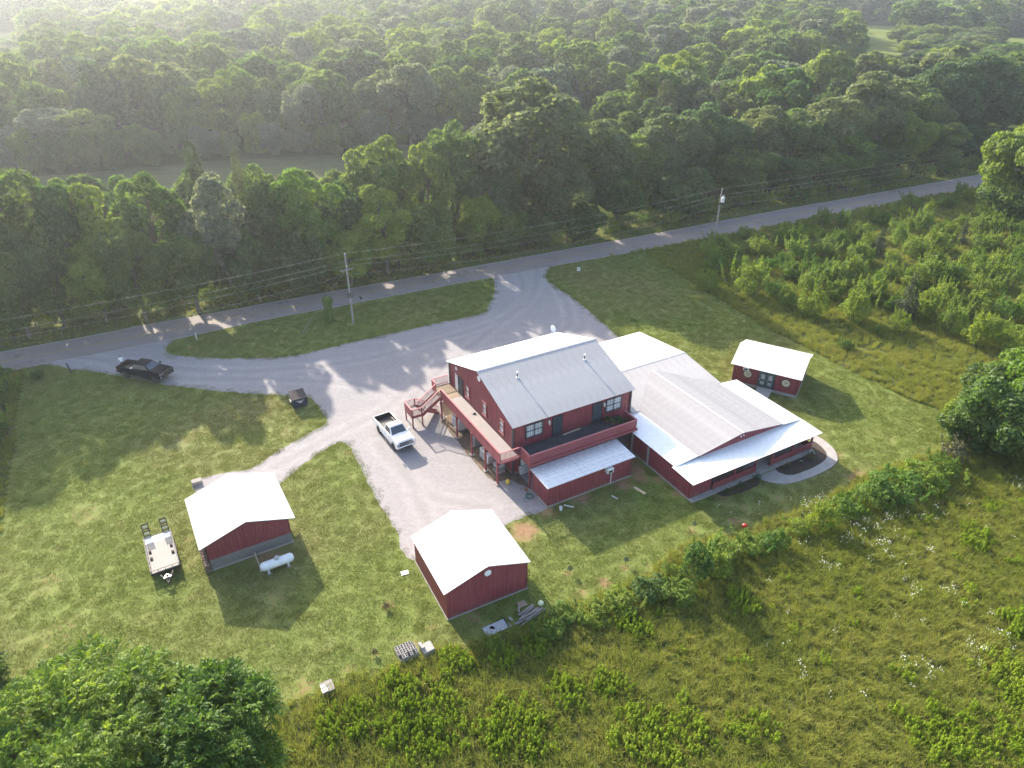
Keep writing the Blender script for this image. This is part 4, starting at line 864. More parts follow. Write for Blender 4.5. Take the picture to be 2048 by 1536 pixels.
# person standing behind the tailgate
def person(loc, rz):
    joints = {'pel': (0, 0, .95), 'spine': (0, 0, 1.2), 'chest': (0, .01, 1.40), 'neck': (0, 0, 1.53), 'head': (0, -.01, 1.66), 'top': (0, 0, 1.75),
              'hipl': (.1, 0, .9), 'kneel': (.12, -.03, .5), 'ankl': (.12, .02, .09), 'toel': (.13, -.16, .04), 'hipr': (-.1, 0, .9), 'kneer': (-.13, -.02, .5), 'ankr': (-.14, .03, .09), 'toer': (-.15, -.15, .04),
              'shl': (.19, 0, 1.43), 'elbl': (.30, -.05, 1.17), 'wrl': (.22, -.28, 1.06), 'hanl': (.19, -.36, 1.05), 'shr': (-.19, 0, 1.43), 'elbr': (-.30, -.03, 1.17), 'wrr': (-.24, -.25, 1.05), 'hanr': (-.2, -.33, 1.04)}
    rad = {'pel': .15, 'spine': .14, 'chest': .16, 'neck': .06, 'head': .105, 'top': .07, 'hip': .095, 'knee': .065, 'ank': .045, 'toe': .04, 'sh': .075, 'elb': .05, 'wr': .035, 'han': .04}
    ks = list(joints); edges = [('pel', 'spine'), ('spine', 'chest'), ('chest', 'neck'), ('neck', 'head'), ('head', 'top')]
    for s_ in 'lr': edges += [('pel', 'hip' + s_), ('hip' + s_, 'knee' + s_), ('knee' + s_, 'ank' + s_), ('ank' + s_, 'toe' + s_), ('chest', 'sh' + s_), ('sh' + s_, 'elb' + s_), ('elb' + s_, 'wr' + s_), ('wr' + s_, 'han' + s_)]
    me = bpy.data.meshes.new('person'); me.from_pydata([joints[k] for k in ks], [(ks.index(a), ks.index(b)) for a, b in edges], [])
    t = NT('person_cloth'); z = t.n('ShaderNodeSeparateXYZ'); t.l(t.n('ShaderNodeTexCoord').outputs['Object'], z.inputs[0])
    c_ = t.ramp(t.math('DIVIDE', z.outputs[2], 1.8), [(0.0, (.05, .05, .05)), (.05, (.06, .065, .085)), (.515, (.06, .065, .085)), (.52, (.78, .78, .80)), (.84, (.78, .78, .80)), (.845, (.35, .22, .16)), (.93, (.35, .22, .16)), (.94, (.03, .022, .018))])
    c_.node.color_ramp.interpolation = 'CONSTANT'; t.col(c_); t.set(.8); t.done('person_cloth')
    me.materials.append(MATS['person_cloth']); o = link('person', me); o.modifiers.new('skin', 'SKIN'); sd_ = o.modifiers.new('sub', 'SUBSURF'); sd_.levels = 2; sd_.render_levels = 2
    for i, k in enumerate(ks):
        r_ = rad.get(k) or rad[k[:-1]]; me.skin_vertices[0].data[i].radius = (r_, r_ * .8)
    me.skin_vertices[0].data[0].use_root = True
    o.location = loc; o.rotation_euler = (0, 0, rz); return tag(o, 'person in white shirt and dark trousers standing behind the black pickup', 'person')
person((-47.55, 75.75, .01), R(200))

# ------------------------------------------------------------------ flatbed trailer
c4 = (Vector((-28.95, 41.16, 0)) + Vector((-27.04, 42.18, 0)) + Vector((-31.4, 45.31, 0)) + Vector((-29.64, 46.44, 0))) / 4
tr_dir = (Vector((-31.4, 45.31, 0)) + Vector((-29.64, 46.44, 0)) - Vector((-28.95, 41.16, 0)) - Vector((-27.04, 42.18, 0))).normalized()
tra = thing('flatbed_trailer', 'flatbed equipment trailer with pale deck and two raised ramps on the grass', 'trailer', (c4.x, c4.y, 0), math.atan2(tr_dir.y, tr_dir.x))
LT, WT, TZ = 2.45, 1.06, .58        # +x is the ramp end
m = MB()
for s_ in (-1, 1): m.box(-LT, LT, s_ * WT - .05, s_ * WT + .05, TZ - .12, TZ + .06)
m.box(-LT, -LT + .1, -WT, WT, TZ - .12, TZ + .06); m.box(LT - .1, LT, -WT, WT, TZ - .12, TZ + .04)
for x in (-1.5, 0, 1.5): m.box(x - .04, x + .04, -WT + .05, WT - .05, TZ - .14, TZ - .06)
fr_ = m.build('frame', 'dark_steel', tra)
pm = MB(); pm.box(-LT + .11, LT - .95, 0, .225, 0, .045); pme = pm.mesh('deck_plank', 'trailer_deck')
for i in range(9):
    o = link('deck_plank', pme, fr_); o.location = (0, -WT + .06 + i * .2265, TZ - .03 + .004 * math.sin(i * 3.1))
m = MB(); m.box(LT - .94, LT - .11, -WT + .06, WT - .06, TZ - .05, TZ + .012); m.build('steel_dovetail', 'ac_white', fr_)
m = MB()
m.beam((-LT + .05, -WT, TZ + .32), (-LT + .05, WT, TZ + .32), .05, .05)
for i in range(5): m.beam((-LT + .05, -WT + i * WT / 2, TZ), (-LT + .05, -WT + i * WT / 2, TZ + .32), .04, .04)
for s_ in (-1, 1):
    m.beam((-LT, s_ * (WT + .0), TZ + .3), (LT - .6, s_ * (WT + .0), TZ + .3), .05, .05)
    for i in range(5): m.beam((-LT + i * (2 * LT - .6) / 4, s_ * WT, TZ), (-LT + i * (2 * LT - .6) / 4, s_ * WT, TZ + .3), .04, .04)
m.build('side_rail', 'pole_wood', tra)
for s_ in (-1, 1):
    tlt = Matrix.Translation((LT - .02, s_ * .72, TZ + .02)) @ Euler((0, R(-62), 0)).to_matrix().to_4x4(); m = MB()
    for dy in (-.24, .24): m.box(0, 1.25, dy - .03, dy + .03, -.04, .06, tlt)
    rp = m.build('ramp', 'dark_steel', tra)
    for i in range(6):
        q = MB(); q.box(.08 + i * .2, .17 + i * .2, -.21, .21, 0.0, .05, tlt); q.build('ramp_rung', 'ac_case' if i % 3 == 1 else 'dark_steel', rp)
    for x in (-.55, .35):
        w_ = MB(); M_ = Matrix.Translation((x, s_ * (WT - .24), .36)) @ Euler((R(90), 0, 0)).to_matrix().to_4x4(); w_.lathe([(.2, -.1), (.35, -.1), (.36, -.07), (.36, .07), (.35, .1), (.2, .1)], 20, M_); wh = w_.build('wheel', 'rubber', tra); r_ = MB(); r_.lathe([(.03, -.06), (.2, -.07), (.2, .07), (.03, .06)], 12, M_); r_.build('rim', 'ac_white', wh)
    f_ = MB(); f_.box(-1.0, .8, s_ * (WT + .06) - .02, s_ * (WT + .06) + .02, TZ - .1, TZ + .2); f_.build('fender', 'dark_steel', tra)
m = MB(); m.beam((-LT, -.6, TZ - .1), (-LT - 1.3, 0, TZ - .12), .09, .1); m.beam((-LT, .6, TZ - .1), (-LT - 1.3, 0, TZ - .12), .09, .1); m.build('drawbar', 'dark_steel', tra)
m = MB(); m.box(-LT - 1.5, -LT - 1.25, -.07, .07, TZ - .16, TZ - .03); m.tube((-LT - 1.0, .0, 0), (-LT - 1.0, 0, TZ + .3), .035, .035, 8); m.build('coupler', 'dark_steel', tra)
m = MB(); m.beam((-LT - .95, -.28, TZ + .06), (-LT - .55, 0, TZ + .06), .05, .05); m.beam((-LT - .95, .28, TZ + .06), (-LT - .55, 0, TZ + .06), .05, .05); m.beam((-LT - .95, -.28, TZ + .06), (-LT - .95, .28, TZ + .06), .05, .05); m.build('toolbox_bracket', 'steel', tra)

# ------------------------------------------------------------------ propane tank, dumpster and yard bits
pc = Vector(((-20.42 - 18.01) / 2, (41.77 + 43.16) / 2, 0)); pa = math.atan2(43.16 - 41.77, 2.41)
tk = thing('propane_tank', 'white propane tank on short legs beside the block garage', 'propane tank', (pc.x, pc.y, 0), pa)
m = MB(); LL = 1.35; RR = .38
prof = [(.01, -LL - .02)] + [(RR * math.sin(R(a)), -LL + .28 - .3 * math.cos(R(a))) for a in (25, 50, 70, 90)] + [(RR * math.sin(R(a)), LL - .28 - .3 * math.cos(R(a))) for a in (90, 110, 130, 155)] + [(.01, LL + .02)]
m.lathe(prof, 20, Matrix.Translation((0, 0, .68)) @ Euler((0, R(90), 0)).to_matrix().to_4x4()); m.build('tank_shell', 'tank_white', tk, smooth=True)
m = MB(); m.tube((0.05, 0, 1.02), (0.05, 0, 1.22), .2, .19, 16); m.build('valve_dome', 'ac_case', tk)
for x in (-.8, .8):
    m = MB(); m.box(x - .05, x + .05, -.25, .25, .05, .4); m.build('leg', 'tank_white', tk); m = MB(); m.box(x - .15, x + .15, -.4, .4, 0, .07); m.build('pad', 'cinder', tk)
m = MB(); m.beam((-21.40, 43.6, .55), (-20.50, 42.05, .55), .05, .22)
for q in ((-21.40, 43.6), (-20.50, 42.05)): m.beam((*q, 0), (*q, .6), .1, .1)
o = m.build('plank_barrier', 'cream', None, (-20.95, 42.8, 0)); o.location = (-20.95, 42.8, 0); tag(o, 'short cream plank barrier at the end of the propane tank', 'barrier')

dc = Vector((-23.95, 67.55, 0)); dh_ = R(28)
du = thing('dumpster', 'dark blue rubbish dumpster with brown lid on the lawn tip by the gravel', 'dumpster', (dc.x, dc.y, 0), dh_)
m = MB(); m.add([(-.78, -.7, .12), (.78, -.7, .12), (.78, .75, .12), (-.78, .75, .12), (-.85, -.85, 1.15), (.85, -.85, 1.15), (.85, .85, 1.4), (-.85, .85, 1.4)], [(3, 2, 1, 0), (4, 5, 6, 7), (0, 1, 5, 4), (1, 2, 6, 5), (2, 3, 7, 6), (3, 0, 4, 7)]); m.build('bin', 'dumpster_blue', du)
for s_ in (-1, 1):
    m = MB(); m.box(s_ * .88 - .05, s_ * .88 + .05, -.35, .35, .55, .75); m.build('lift_sleeve', 'dumpster_side', du)
    m = MB(); a = .02 if s_ > 0 else -.84; m.add([(a, -.9, 1.17), (a + .82, -.9, 1.17), (a + .82, .86, 1.43), (a, .86, 1.43), (a, -.9, 1.21), (a + .82, -.9, 1.21), (a + .82, .86, 1.47), (a, .86, 1.47)], [(3, 2, 1, 0), (4, 5, 6, 7), (0, 1, 5, 4), (1, 2, 6, 5), (2, 3, 7, 6), (3, 0, 4, 7)]); m.build('lid', 'dumpster_lid', du, bevel=.015)
m = MB(); m.box(-.72, .72, -.72, -.60, 0, .12); m.box(-.72, .72, .6, .72, 0, .12); m.build('skid', 'dark_steel', du)
m = MB(); wbox(m, (.05, -.775, .72), (1, 0, 0), (0, -1, .15), .42, .14, .0, .02); m.build('label_plate', 'white_trim', du)
m = MB()
for i in range(9): wbox(m, (-.36 + i * .1, -.80, .90), (1, 0, 0), (0, -1, .15), .06, .09, .0, .02)
m.build('stencil_print', 'ceramic', du)

def condenser(a, b, w, d, h, label, mat='ac_case', top=True):
    t = thing('air_conditioner_unit', label, 'air conditioner', S(a, b), YAW); m = MB(); m.box(-w / 2, w / 2, -d / 2, d / 2, .08, h); c_ = m.build('cabinet', mat, t, bevel=.02)
    m = MB(); m.box(-w / 2 - .05, w / 2 + .05, -d / 2 - .05, d / 2 + .05, 0, .08); m.build('pad', 'concrete', t)
    if top:
        m = MB(); m.tube((0, 0, h), (0, 0, h + .03), min(w, d) * .38, min(w, d) * .38, 18); m.build('fan_grille', 'dark_steel', t)
    m = MB()
    for i in range(8): wbox(m, (0, -d / 2, .2 + i * (h - .3) / 8), (1, 0, 0), (0, -1, 0), w * .86, .03, .0, .012); wbox(m, (-w / 2, 0, .2 + i * (h - .3) / 8), (0, 1, 0), (-1, 0, 0), d * .86, .03, 0, .012)
    m.build('louvre', 'dark_steel', t); return t
condenser(-7.75, 3.1, 1.1, 1.6, 1.2, 'large grey air conditioner cabinet by the plywood under the side deck', 'ac_white')
condenser(-7.6, -.7, 1.0, .7, 1.15, 'beige upright air conditioner unit under the middle of the side deck', 'ac_case', False)
condenser(-7.75, -3.5, 1.0, 1.7, 1.05, 'long pale air conditioner cabinet behind a deck post', 'ac_white')
condenser(-7.75, -5.75, .8, .85, .85, 'small grey square air conditioner unit at the deck corner', 'ac_case')
m = MB(); m.lathe([(.16, 0), (.19, .04), (.2, .3), (.17, .4), (.06, .44)], 14, Matrix.Translation((-7.94, -7.9, .01))); site_thing(m, 'water_jug', 'yellow', 'yellow round jug on the ground below the deck corner', 'jug', (-7.94, -7.9, 0.0), smooth=True)
m = MB()
for k in range(7):
    pts = [(-7.15 + (.28 + .04 * (k % 3)) * math.cos(i * .5 + k), -10.6 + (.3 + .03 * k / 2) * math.sin(i * .5 + k) * 1.0, .03 + .035 * (k // 2) + .01 * math.sin(i)) for i in range(14)]; m.path(pts, .025, 6)
m.path([(-7.4, -10.75, .03), (-7.8, -10.6, .03), (-7.95, -10.9, .03), (-7.7, -11.2, .03)], .02, 6); site_thing(m, 'garden_hose', 'hose_green', 'green coiled garden hose lying beside the storage shed', 'hose', (-7.15, -10.6, 0))
def pot(a, b, z, r, label, plant=True, group=None):
    t = thing('flower_pot', label, 'flower pot', S(a, b, z), YAW, group); m = MB(); m.lathe([(r * .6, 0), (r * .95, r * 1.5), (r * 1.05, r * 1.5), (r * 1.05, r * 1.7), (r * .9, r * 1.7), (r * .85, r * 1.4), (.02, r * 1.4)], 14); m.build('pot', 'terracotta', t)
    if plant: leaf_ball(t, r * 1.6, r * 1.7, 90, 'leaf_near')
    return t
def leaf_ball(parent, r, z, n, mat, s=.09):
    rr = np.random.default_rng(int(abs(z) * 1000) + n); m = MB()
    for _ in range(n):
        d = rr.normal(size=3); d[2] = abs(d[2]); d /= np.linalg.norm(d); c_ = Vector(d * r * rr.uniform(.3, 1)) + Vector((0, 0, z)); u = Vector(rr.normal(size=3)).normalized(); w = u.orthogonal().normalized()
        m.add([c_ - u * s, c_ + w * s * .5, c_ + u * s, c_ - w * s * .5], [(0, 1, 2, 3)])
    return m.build('foliage', mat, parent)
pot(-6.98, -9.75, .01, .16, 'small terracotta pot on bare ground near the garden hose', False)
pot(3.75, -7.5, FZ, .2, 'terracotta pot beside the barred door lamp on the dark deck'); pot(4.0, -8.15, FZ, .22, 'terracotta pot with pink rim in the open part of the dark deck'); 
for i, (a, b) in enumerate(((4.9, -7.9), (5.2, -8.4), (4.6, -8.6), (5.1, -9.0), (4.4, -9.1))): pot(a, b, FZ, .15, 'leafy potted plant crowded in the right corner of the dark deck', True, 'potted plants in the deck corner')
m = MB(); m.lathe([(.1, 0), (.13, .02), (.13, .3), (.05, .36)], 12); o = site_thing(m, 'gas_can', 'yellow', 'yellow can standing on the side deck by the barn corner', 'can', (-7.0, -6.2, 0), smooth=True); o.data.transform(Matrix.Translation((7.0, 6.2, 0))); o.location = S(-7.0, -6.2, DZ + .005)
m = MB(); m.add([(-.25, -.12, 0), (.22, -.2, 0), (.1, .2, 0), (.02, 0, .2)], [(0, 2, 1), (0, 1, 3), (1, 2, 3), (2, 0, 3)]); o = m.build('dark_bag', 'black_plastic'); o.location = S(-7.25, .35, DZ + .005); tag(o, 'small dark bag dropped on the side deck beneath a window', 'bag')
m = MB(); m.add([(-8.65, 5.0, .5), (-6.95, 4.85, .5), (-6.92, 6.2, 1.45), (-8.62, 6.35, 1.45), (-8.65, 5.0, .46), (-6.95, 4.85, .46), (-6.92, 6.2, 1.41), (-8.62, 6.35, 1.41)], [(0, 1, 2, 3), (7, 6, 5, 4), (0, 4, 5, 1), (1, 5, 6, 2), (2, 6, 7, 3), (3, 7, 4, 0)])
for x_, y_, z_ in ((-8.55, 5.1, .47), (-7.05, 4.95, .47), (-8.5, 6.25, 1.4), (-7.0, 6.1, 1.4)): m.beam((x_, y_, .01), (x_, y_, z_), .06, .06)
site_thing(m, 'plywood_table', 'plywood', 'tan plywood sheet propped on legs under the far end of the side deck', 'plywood sheet', (-7.8, 5.5, 0))
m = MB(); m.add([(-6.3, -7.35, .02), (-5.2, -7.4, .02), (-5.25, -7.12, .85), (-6.3, -7.08, .85), (-6.3, -7.38, .02), (-5.2, -7.43, .02), (-5.25, -7.15, .85), (-6.3, -7.11, .85)], [(0, 1, 2, 3), (7, 6, 5, 4), (0, 4, 5, 1), (1, 5, 6, 2), (2, 6, 7, 3), (3, 7, 4, 0)]); site_thing(m, 'leaning_board', 'ceramic', 'pale board leaning against the barn wall under the front deck', 'board', (-5.75, -7.25, 0))
# white bucket and scraps by the shed
m = MB(); m.lathe([(.13, 0), (.15, .34), (.16, .34), (.16, .37), (.13, .37), (.11, .05), (.01, .05)], 14); o = m.build('bucket', 'white_paint'); o.location = S(-5.6, -13.6, .005); tag(o, 'white plastic bucket on the grass in front of the storage shed', 'bucket')
m = MB(); m.tube((-5.0, -13.2, .05), (-4.4, -13.9, .05), .05, .05, 10); site_thing(m, 'plastic_pipe', 'white_paint', 'short white pipe lying on bare dirt in front of the storage shed', 'pipe', (-4.7, -13.5, 0))
m = MB(); m.tube((-.4, -14.3, .05), (-.2, -14.9, .05), .04, .04, 10); site_thing(m, 'plastic_pipe', 'white_paint', 'tiny white pipe offcut lying in the grass away from the shed', 'pipe', (-.3, -14.6, 0))
m = MB(); m.beam((2.2, -14.3, .04), (2.5, -15.6, .04), .32, .04); site_thing(m, 'loose_plank', 'plywood', 'tan plank lying in the shaded grass between shed and hall', 'plank', (2.35, -15, 0))
m = MB(); m.lathe([(.01, 0), (.16, .03), (.22, .12), (.2, .32), (.12, .42), (.01, .46)], 14); o = m.build('red_canister', 'red_plastic', smooth=True); o.location = (20.31, 47.4, 0); o.rotation_euler = (R(70), 0, R(40)); o.location.z = .2; tag(o, 'red canister lying on the lawn near the hedge of weeds', 'canister')
m = MB(); m.box(-.45, .45, -.3, .3, .0, .35); o = m.build('pallet_box', 'old_board', None, bevel=.02); o.location = (-30.1, 53.5, .01); o.rotation_euler = (0, 0, R(30)); tag(o, 'small weathered box at the end of the gravel spur behind the garage', 'box')
m = MB(); m.box(-.3, .3, -.22, .22, 0, .05); o = m.build('white_panel', 'white_paint'); o.location = (-8.75, 41.9, .01); o.rotation_euler = (0, 0, R(20)); tag(o, 'small white panel lying on bare dirt left of the garage', 'panel')

# ------------------------------------------------------------------ concrete block stack and junk behind the near garage
bm2 = MB()
def block_mesh():
    m = MB(); o = .03; L_, D_, H_ = .39, .19, .19; xs = [0, o, L_ / 2 - o / 2, L_ / 2 + o / 2, L_ - o, L_]; ys = [0, o, D_ - o, D_]
    for i in range(5):
        for j in range(3):
            if j == 1 and i in (1, 3): continue
            m.box(xs[i], xs[i + 1], ys[j], ys[j + 1], 0, H_)
    m.box(o, L_ - o, o, D_ - o, .004, .02); return m.mesh('cinder_block', 'cinder')
cb = block_mesh(); k = 0
B0 = S(-24.4, -21.95); bdir = YAW
for layer in range(3):
    for i in range(3):
        for j in range(7):
            if layer < 2 and 0 < j < 6 and i == 1: continue
            if layer == 2 and (i, j) in ((0, 0), (0, 3), (2, 6), (0, 5)): continue
            o = link('cinder_block', cb); p = S(-24.42 + j * .2 + .01 * math.sin(k), -22.0 + i * .4 + .01 * math.cos(k * 3), .004 + layer * .193); o.location = p; o.rotation_euler = (0, 0, YAW + R(90) + R(1.5 * math.sin(k * 2.3))); o.location += Vector((math.cos(YAW), math.sin(YAW), 0)) * .19
            tag(o, 'grey hollow concrete block in the low stack beside the tall weeds', 'concrete block', 'hollow blocks stacked at the lawn edge'); k += 1
m = MB(); m.box(-.42, .42, -.42, .42, 0, .55); o = m.build('concrete_slab_box', 'concrete_walk', None, bevel=.02); o.location = S(-22.35, -21.9, .0); o.rotation_euler = (0, 0, YAW + .05); tag(o, 'pale concrete cube at the end of the hollow block stack', 'concrete cube')
m = MB(); m.box(-.12, .12, -.3, .3, 0, .2); o = m.build('loose_block', 'cinder', None, bevel=.01); o.location = S(-22.7, -21.7, .552); o.rotation_euler = (0, 0, YAW + .2); tag(o, 'single solid block lying on the concrete cube', 'concrete block')
bx = thing('wooden_crate', 'weathered wooden crate with two white tiles on top at the field edge', 'crate', S(-29.55, -21.45), YAW)
for i in range(5):
    m = MB(); m.box(-.42 + i * .17, -.42 + i * .17 + .155, -.46, .46, .40, .44); m.build('lid_board', 'old_board', bx)
m = MB(); m.box(-.4, .4, -.44, .44, 0, .4); m.build('crate_body', 'old_board', bx)
for i, (x, y, w, d) in enumerate(((-.26, .12, .16, .12), (-.24, -.25, .19, .17))):
    m = MB(); m.box(-w, w, -d, d, 0, .03); o = m.build('floor_tile', 'white_trim'); o.location = S(-29.55 + x, -21.45 + y, .443); o.rotation_euler = (0, 0, YAW + .05); tag(o, ('small' if i == 0 else 'large') + ' white tile lying on the weathered crate', 'tile')
m = MB(); m.box(-17.98, -16.2, -22.95, -22.05, .10, .14); site_thing(m, 'metal_sheet', 'tarp_sheet', 'pale grey sheet with a rusty stain lying behind the near garage', 'sheet', (-17.1, -22.5, 0))
m = MB(); m.add([(-17.55, -22.3, .142), (-17.25, -22.2, .142), (-17.15, -22.4, .142), (-17.2, -22.62, .142), (-17.4, -22.45, .142)], [(0, 1, 2, 3, 4), (4, 3, 2, 1, 0)]); site_thing(m, 'rusty_scrap', 'rust', 'rust red scrap lying on the pale grey sheet', 'scrap', (-17.3, -22.4, 0))
m = MB(); m.beam((-16.12, -22.0, .16), (-16.2, -23.1, .16), .08, .08); site_thing(m, 'steel_angle', 'dark_steel', 'dark steel bar along the end of the pale sheet', 'bar', (-16.16, -22.5, 0))
m = MB(); m.box(-14.55, -13.85, -21.75, -21.15, .05, .09); site_thing(m, 'plywood_offcut', 'deck_wood_new', 'brown square plywood offcut above the plank heap', 'plywood offcut', (-14.2, -21.4, 0))
for i, (a0, b0, a1, b1, w) in enumerate(((-15.7, -22.9, -13.35, -22.35, .14), (-15.5, -23.0, -13.2, -22.5, .12), (-15.25, -23.25, -12.95, -22.8, .12), (-15.0, -22.35, -13.5, -22.0, .16), (-14.9, -22.6, -13.6, -22.2, .12), (-15.2, -22.75, -13.3, -22.62, .12), (-14.8, -23.1, -13.1, -22.7, .12), (-14.9, -22.2, -14.6, -21.7, .14))):
    m = MB(); m.beam((a0, b0, .08 + .03 * i), (a1, b1, .10 + .03 * i), w, .05); site_thing(m, 'loose_plank', 'old_board', 'grey weathered plank in the heap behind the near garage', 'plank', ((a0 + a1) / 2, (b0 + b1) / 2, 0), 'planks heaped behind the near garage')
for a, b in ((-15.67, -22.28), (-16.05, -22.75)):
    m = MB(); m.box(-.1, .1, -.2, .2, 0, .1); o = m.build('loose_block', 'cinder', None, bevel=.01); o.location = S(a, b, .01); o.rotation_euler = (0, 0, YAW + .3); tag(o, 'loose pale block on the ground between grey sheet and plank heap', 'concrete block', 'loose blocks by the plank heap')
m = MB(); m.lathe([(.02, 0), (.12, .03), (.2, .1), (.23, .22), (.2, .34), (.12, .41), (.02, .44)], 16); o = m.build('play_ball', 'lime_ball', smooth=True); o.location = S(-13.05, -22.35, .18); tag(o, 'pale round ball resting on the heap of planks', 'ball')
# firewood against the garage side
m = MB(); rr = np.random.default_rng(5)
for row in range(6):
    for i in range(38):
        x = -6.6 + i * .155 + rr.normal(0, .02); z = .1 + row * .14 + rr.normal(0, .015); m.tube((x, rr.uniform(-.03, .03), z), (x + rr.normal(0, .02), .42 + rr.uniform(-.04, .05), z), .07 + rr.uniform(-.015, .015), None, 6)
fw = m.build('firewood_stack', 'firewood'); gdir = R(120.1); fw.rotation_euler = (0, 0, gdir); fw.location = Vector((-23.3, 46.64, 0)) + Vector((math.cos(gdir), math.sin(gdir), 0)) * 3.2 + Vector((-math.sin(gdir), math.cos(gdir), 0)) * 3.38; stuff(fw, 'stack of split firewood along the side of the block garage', 'firewood')

# ------------------------------------------------------------------ utility poles, lines, roadside posts
def pole(loc, h, label, transformer=False, ring=False, arm=True):
    t = thing('utility_pole', label, 'utility pole', loc, R(28)); m = MB(); m.tube((0, 0, 0), (0, 0, h), .15, .1, 10); m.build('pole_shaft', 'pole_wood', t)
    for z, s_ in ((h, 0), (h - 1.15, .25), (h - 1.6, -.22)):
        m = MB(); m.tube((0, -.1 + s_, z - .06), (0, -.1 + s_, z + .14), .06, .05, 8); m.beam((0, 0, z - .1), (0, s_ - .1, z - .05), .05, .05); m.build('insulator', 'ceramic', t)
    if arm:
        m = MB(); m.beam((-.9, 0, h - 2.3), (.9, 0, h - 2.15), .09, .11); m.build('crossarm', 'pole_wood', t)
    if ring:
        m = MB(); pts = [(-.16, .34 * math.cos(i * math.pi / 10), h * .42 + .34 * math.sin(i * math.pi / 10)) for i in range(21)]; pts = [(.34 * math.cos(i * math.pi / 10), -.18, h * .42 + .34 * math.sin(i * math.pi / 10)) for i in range(21)]; m.path(pts, .045, 6); m.build('cable_coil', 'rubber', t)
        m = MB(); m.box(-.12, .12, -.24, -.12, h * .42 - .18, h * .42 + .18); m.build('meter_box', 'dark_steel', t)
    if transformer:
        m = MB(); m.lathe([(.05, 0), (.26, .03), (.28, .1), (.28, .8), (.2, .9), (.05, .95)], 14, Matrix.Translation((.42, -.12, h - 2.25))); tr_ = m.build('transformer', 'ac_white', t, smooth=False)
        m = MB(); m.tube((.5, -.12, h - 1.35), (.55, -.12, h - 1.05), .06, .05, 8); m.tube((.34, -.12, h - 1.35), (.3, -.12, h - 1.05), .06, .05, 8); m.build('bushing', 'ceramic', tr_)
        m = MB(); m.tube((0, 0, h - 2.6), (0, 0, h - 2.2), .17, .17, 10); m.build('clamp', 'dark_steel', t)
    return t
P1, P2 = Vector((-21.83, 88.37, 0)), Vector((35.2, 119.01, 0)); P0 = Vector((-79.0, 57.7, 0)); P3 = Vector((142, 176, 0))
pole(P1, 10.0, 'grey wooden utility pole with black cable ring on the grass island', ring=True)
pole(P2, 9.9, 'slim utility pole carrying a white transformer at the overgrown plot', transformer=True, arm=False)
pole(P0, 10.0, 'utility pole at the far left bend of the road beyond the lawn'); pole(P3, 10.0, 'utility pole along the road behind the big roadside tree')
for j, (dz, off, lab) in enumerate(((.12, 0.0, 'topmost thin power line strung from pole to pole along the road'), (-1.05, .25, 'second power line below the topmost wire along the road'), (-1.5, -.22, 'third power line just under the insulators along the road'), (-2.9, .1, 'lowest sagging cable between the roadside poles'))):
    m = MB()
    for A, B_ in ((P0, P1), (P1, P2), (P2, P3)):
        sag = .9 + .25 * j; n = 14; pts = []
        for i in range(n + 1):
            u = i / n; q = A.lerp(B_, u); pts.append((q.x - off * .45, q.y + off * .9, 9.95 + dz - sag * 4 * u * (1 - u)))
        m.path(pts, .011, 4)
    tag(m.build('power_line', 'wire_metal'), lab, 'power line')
gw = thing('guy_wire', 'slanting guy wire with yellow sleeve anchored in the grass island', 'guy wire', (-28.2, 84.3, 0)); ga = Vector((-28.2, 84.3, 0)); gt = Vector((P1.x, P1.y, 8.0)); m = MB(); m.tube((0, 0, 0), gt - ga, .012, .012, 5); m.build('wire', 'wire_metal', gw)
m = MB(); gd_ = (gt - ga).normalized(); m.tube(gd_ * .3, gd_ * 2.6, .035, .035, 6); m.build('sleeve', 'old_board', gw)
m = MB(); m.tube((0, 0, 0), (0, 0, 1.1), .05, .05, 8); mb = thing('mailbox', 'dark mailbox on a short post at the road edge near the utility pole', 'mailbox', (-21.75, 94.2, 0), R(28)); m.build('post', 'pole_wood', mb); m = MB(); m.box(-.12, .12, -.28, .28, 1.1, 1.22); m.tube((0, -.28, 1.22), (0, .28, 1.22), .12, .12, 12); m.build('box', 'dark_steel', mb)
m = MB(); m.beam((0, 0, 0), (0, 0, 1.0), .09, .03); o = m.build('marker_post', 'white_trim'); o.location = (-41.5, 83.4, 0); tag(o, 'thin white marker post at the left end of the grass island', 'post')
m = MB(); m.beam((0, 0, 0), (-.25, 0, 1.35), .14, .12); o = m.build('wooden_post', 'dark_trim'); o.location = (-53.3, 74.6, 0); tag(o, 'leaning dark wooden post where the gravel meets the road', 'post')
sg = thing('yard_sign', 'small white square yard sign on the lawn near the drive entrance', 'sign', (10.62, 106.55, 0), R(-5)); m = MB(); m.box(-.24, .24, -.015, .015, .35, .95); m.build('sign_board', 'white_paint', sg); m = MB()
for x in (-.2, .2): m.tube((x, 0, 0), (x, 0, .36), .012, .012, 6)
m.build('sign_stake', 'steel', sg); m = MB(); m.box(-.12, .12, -.02, -.0155, .55, .75); m.build('sign_print', 'hose_green', sg)

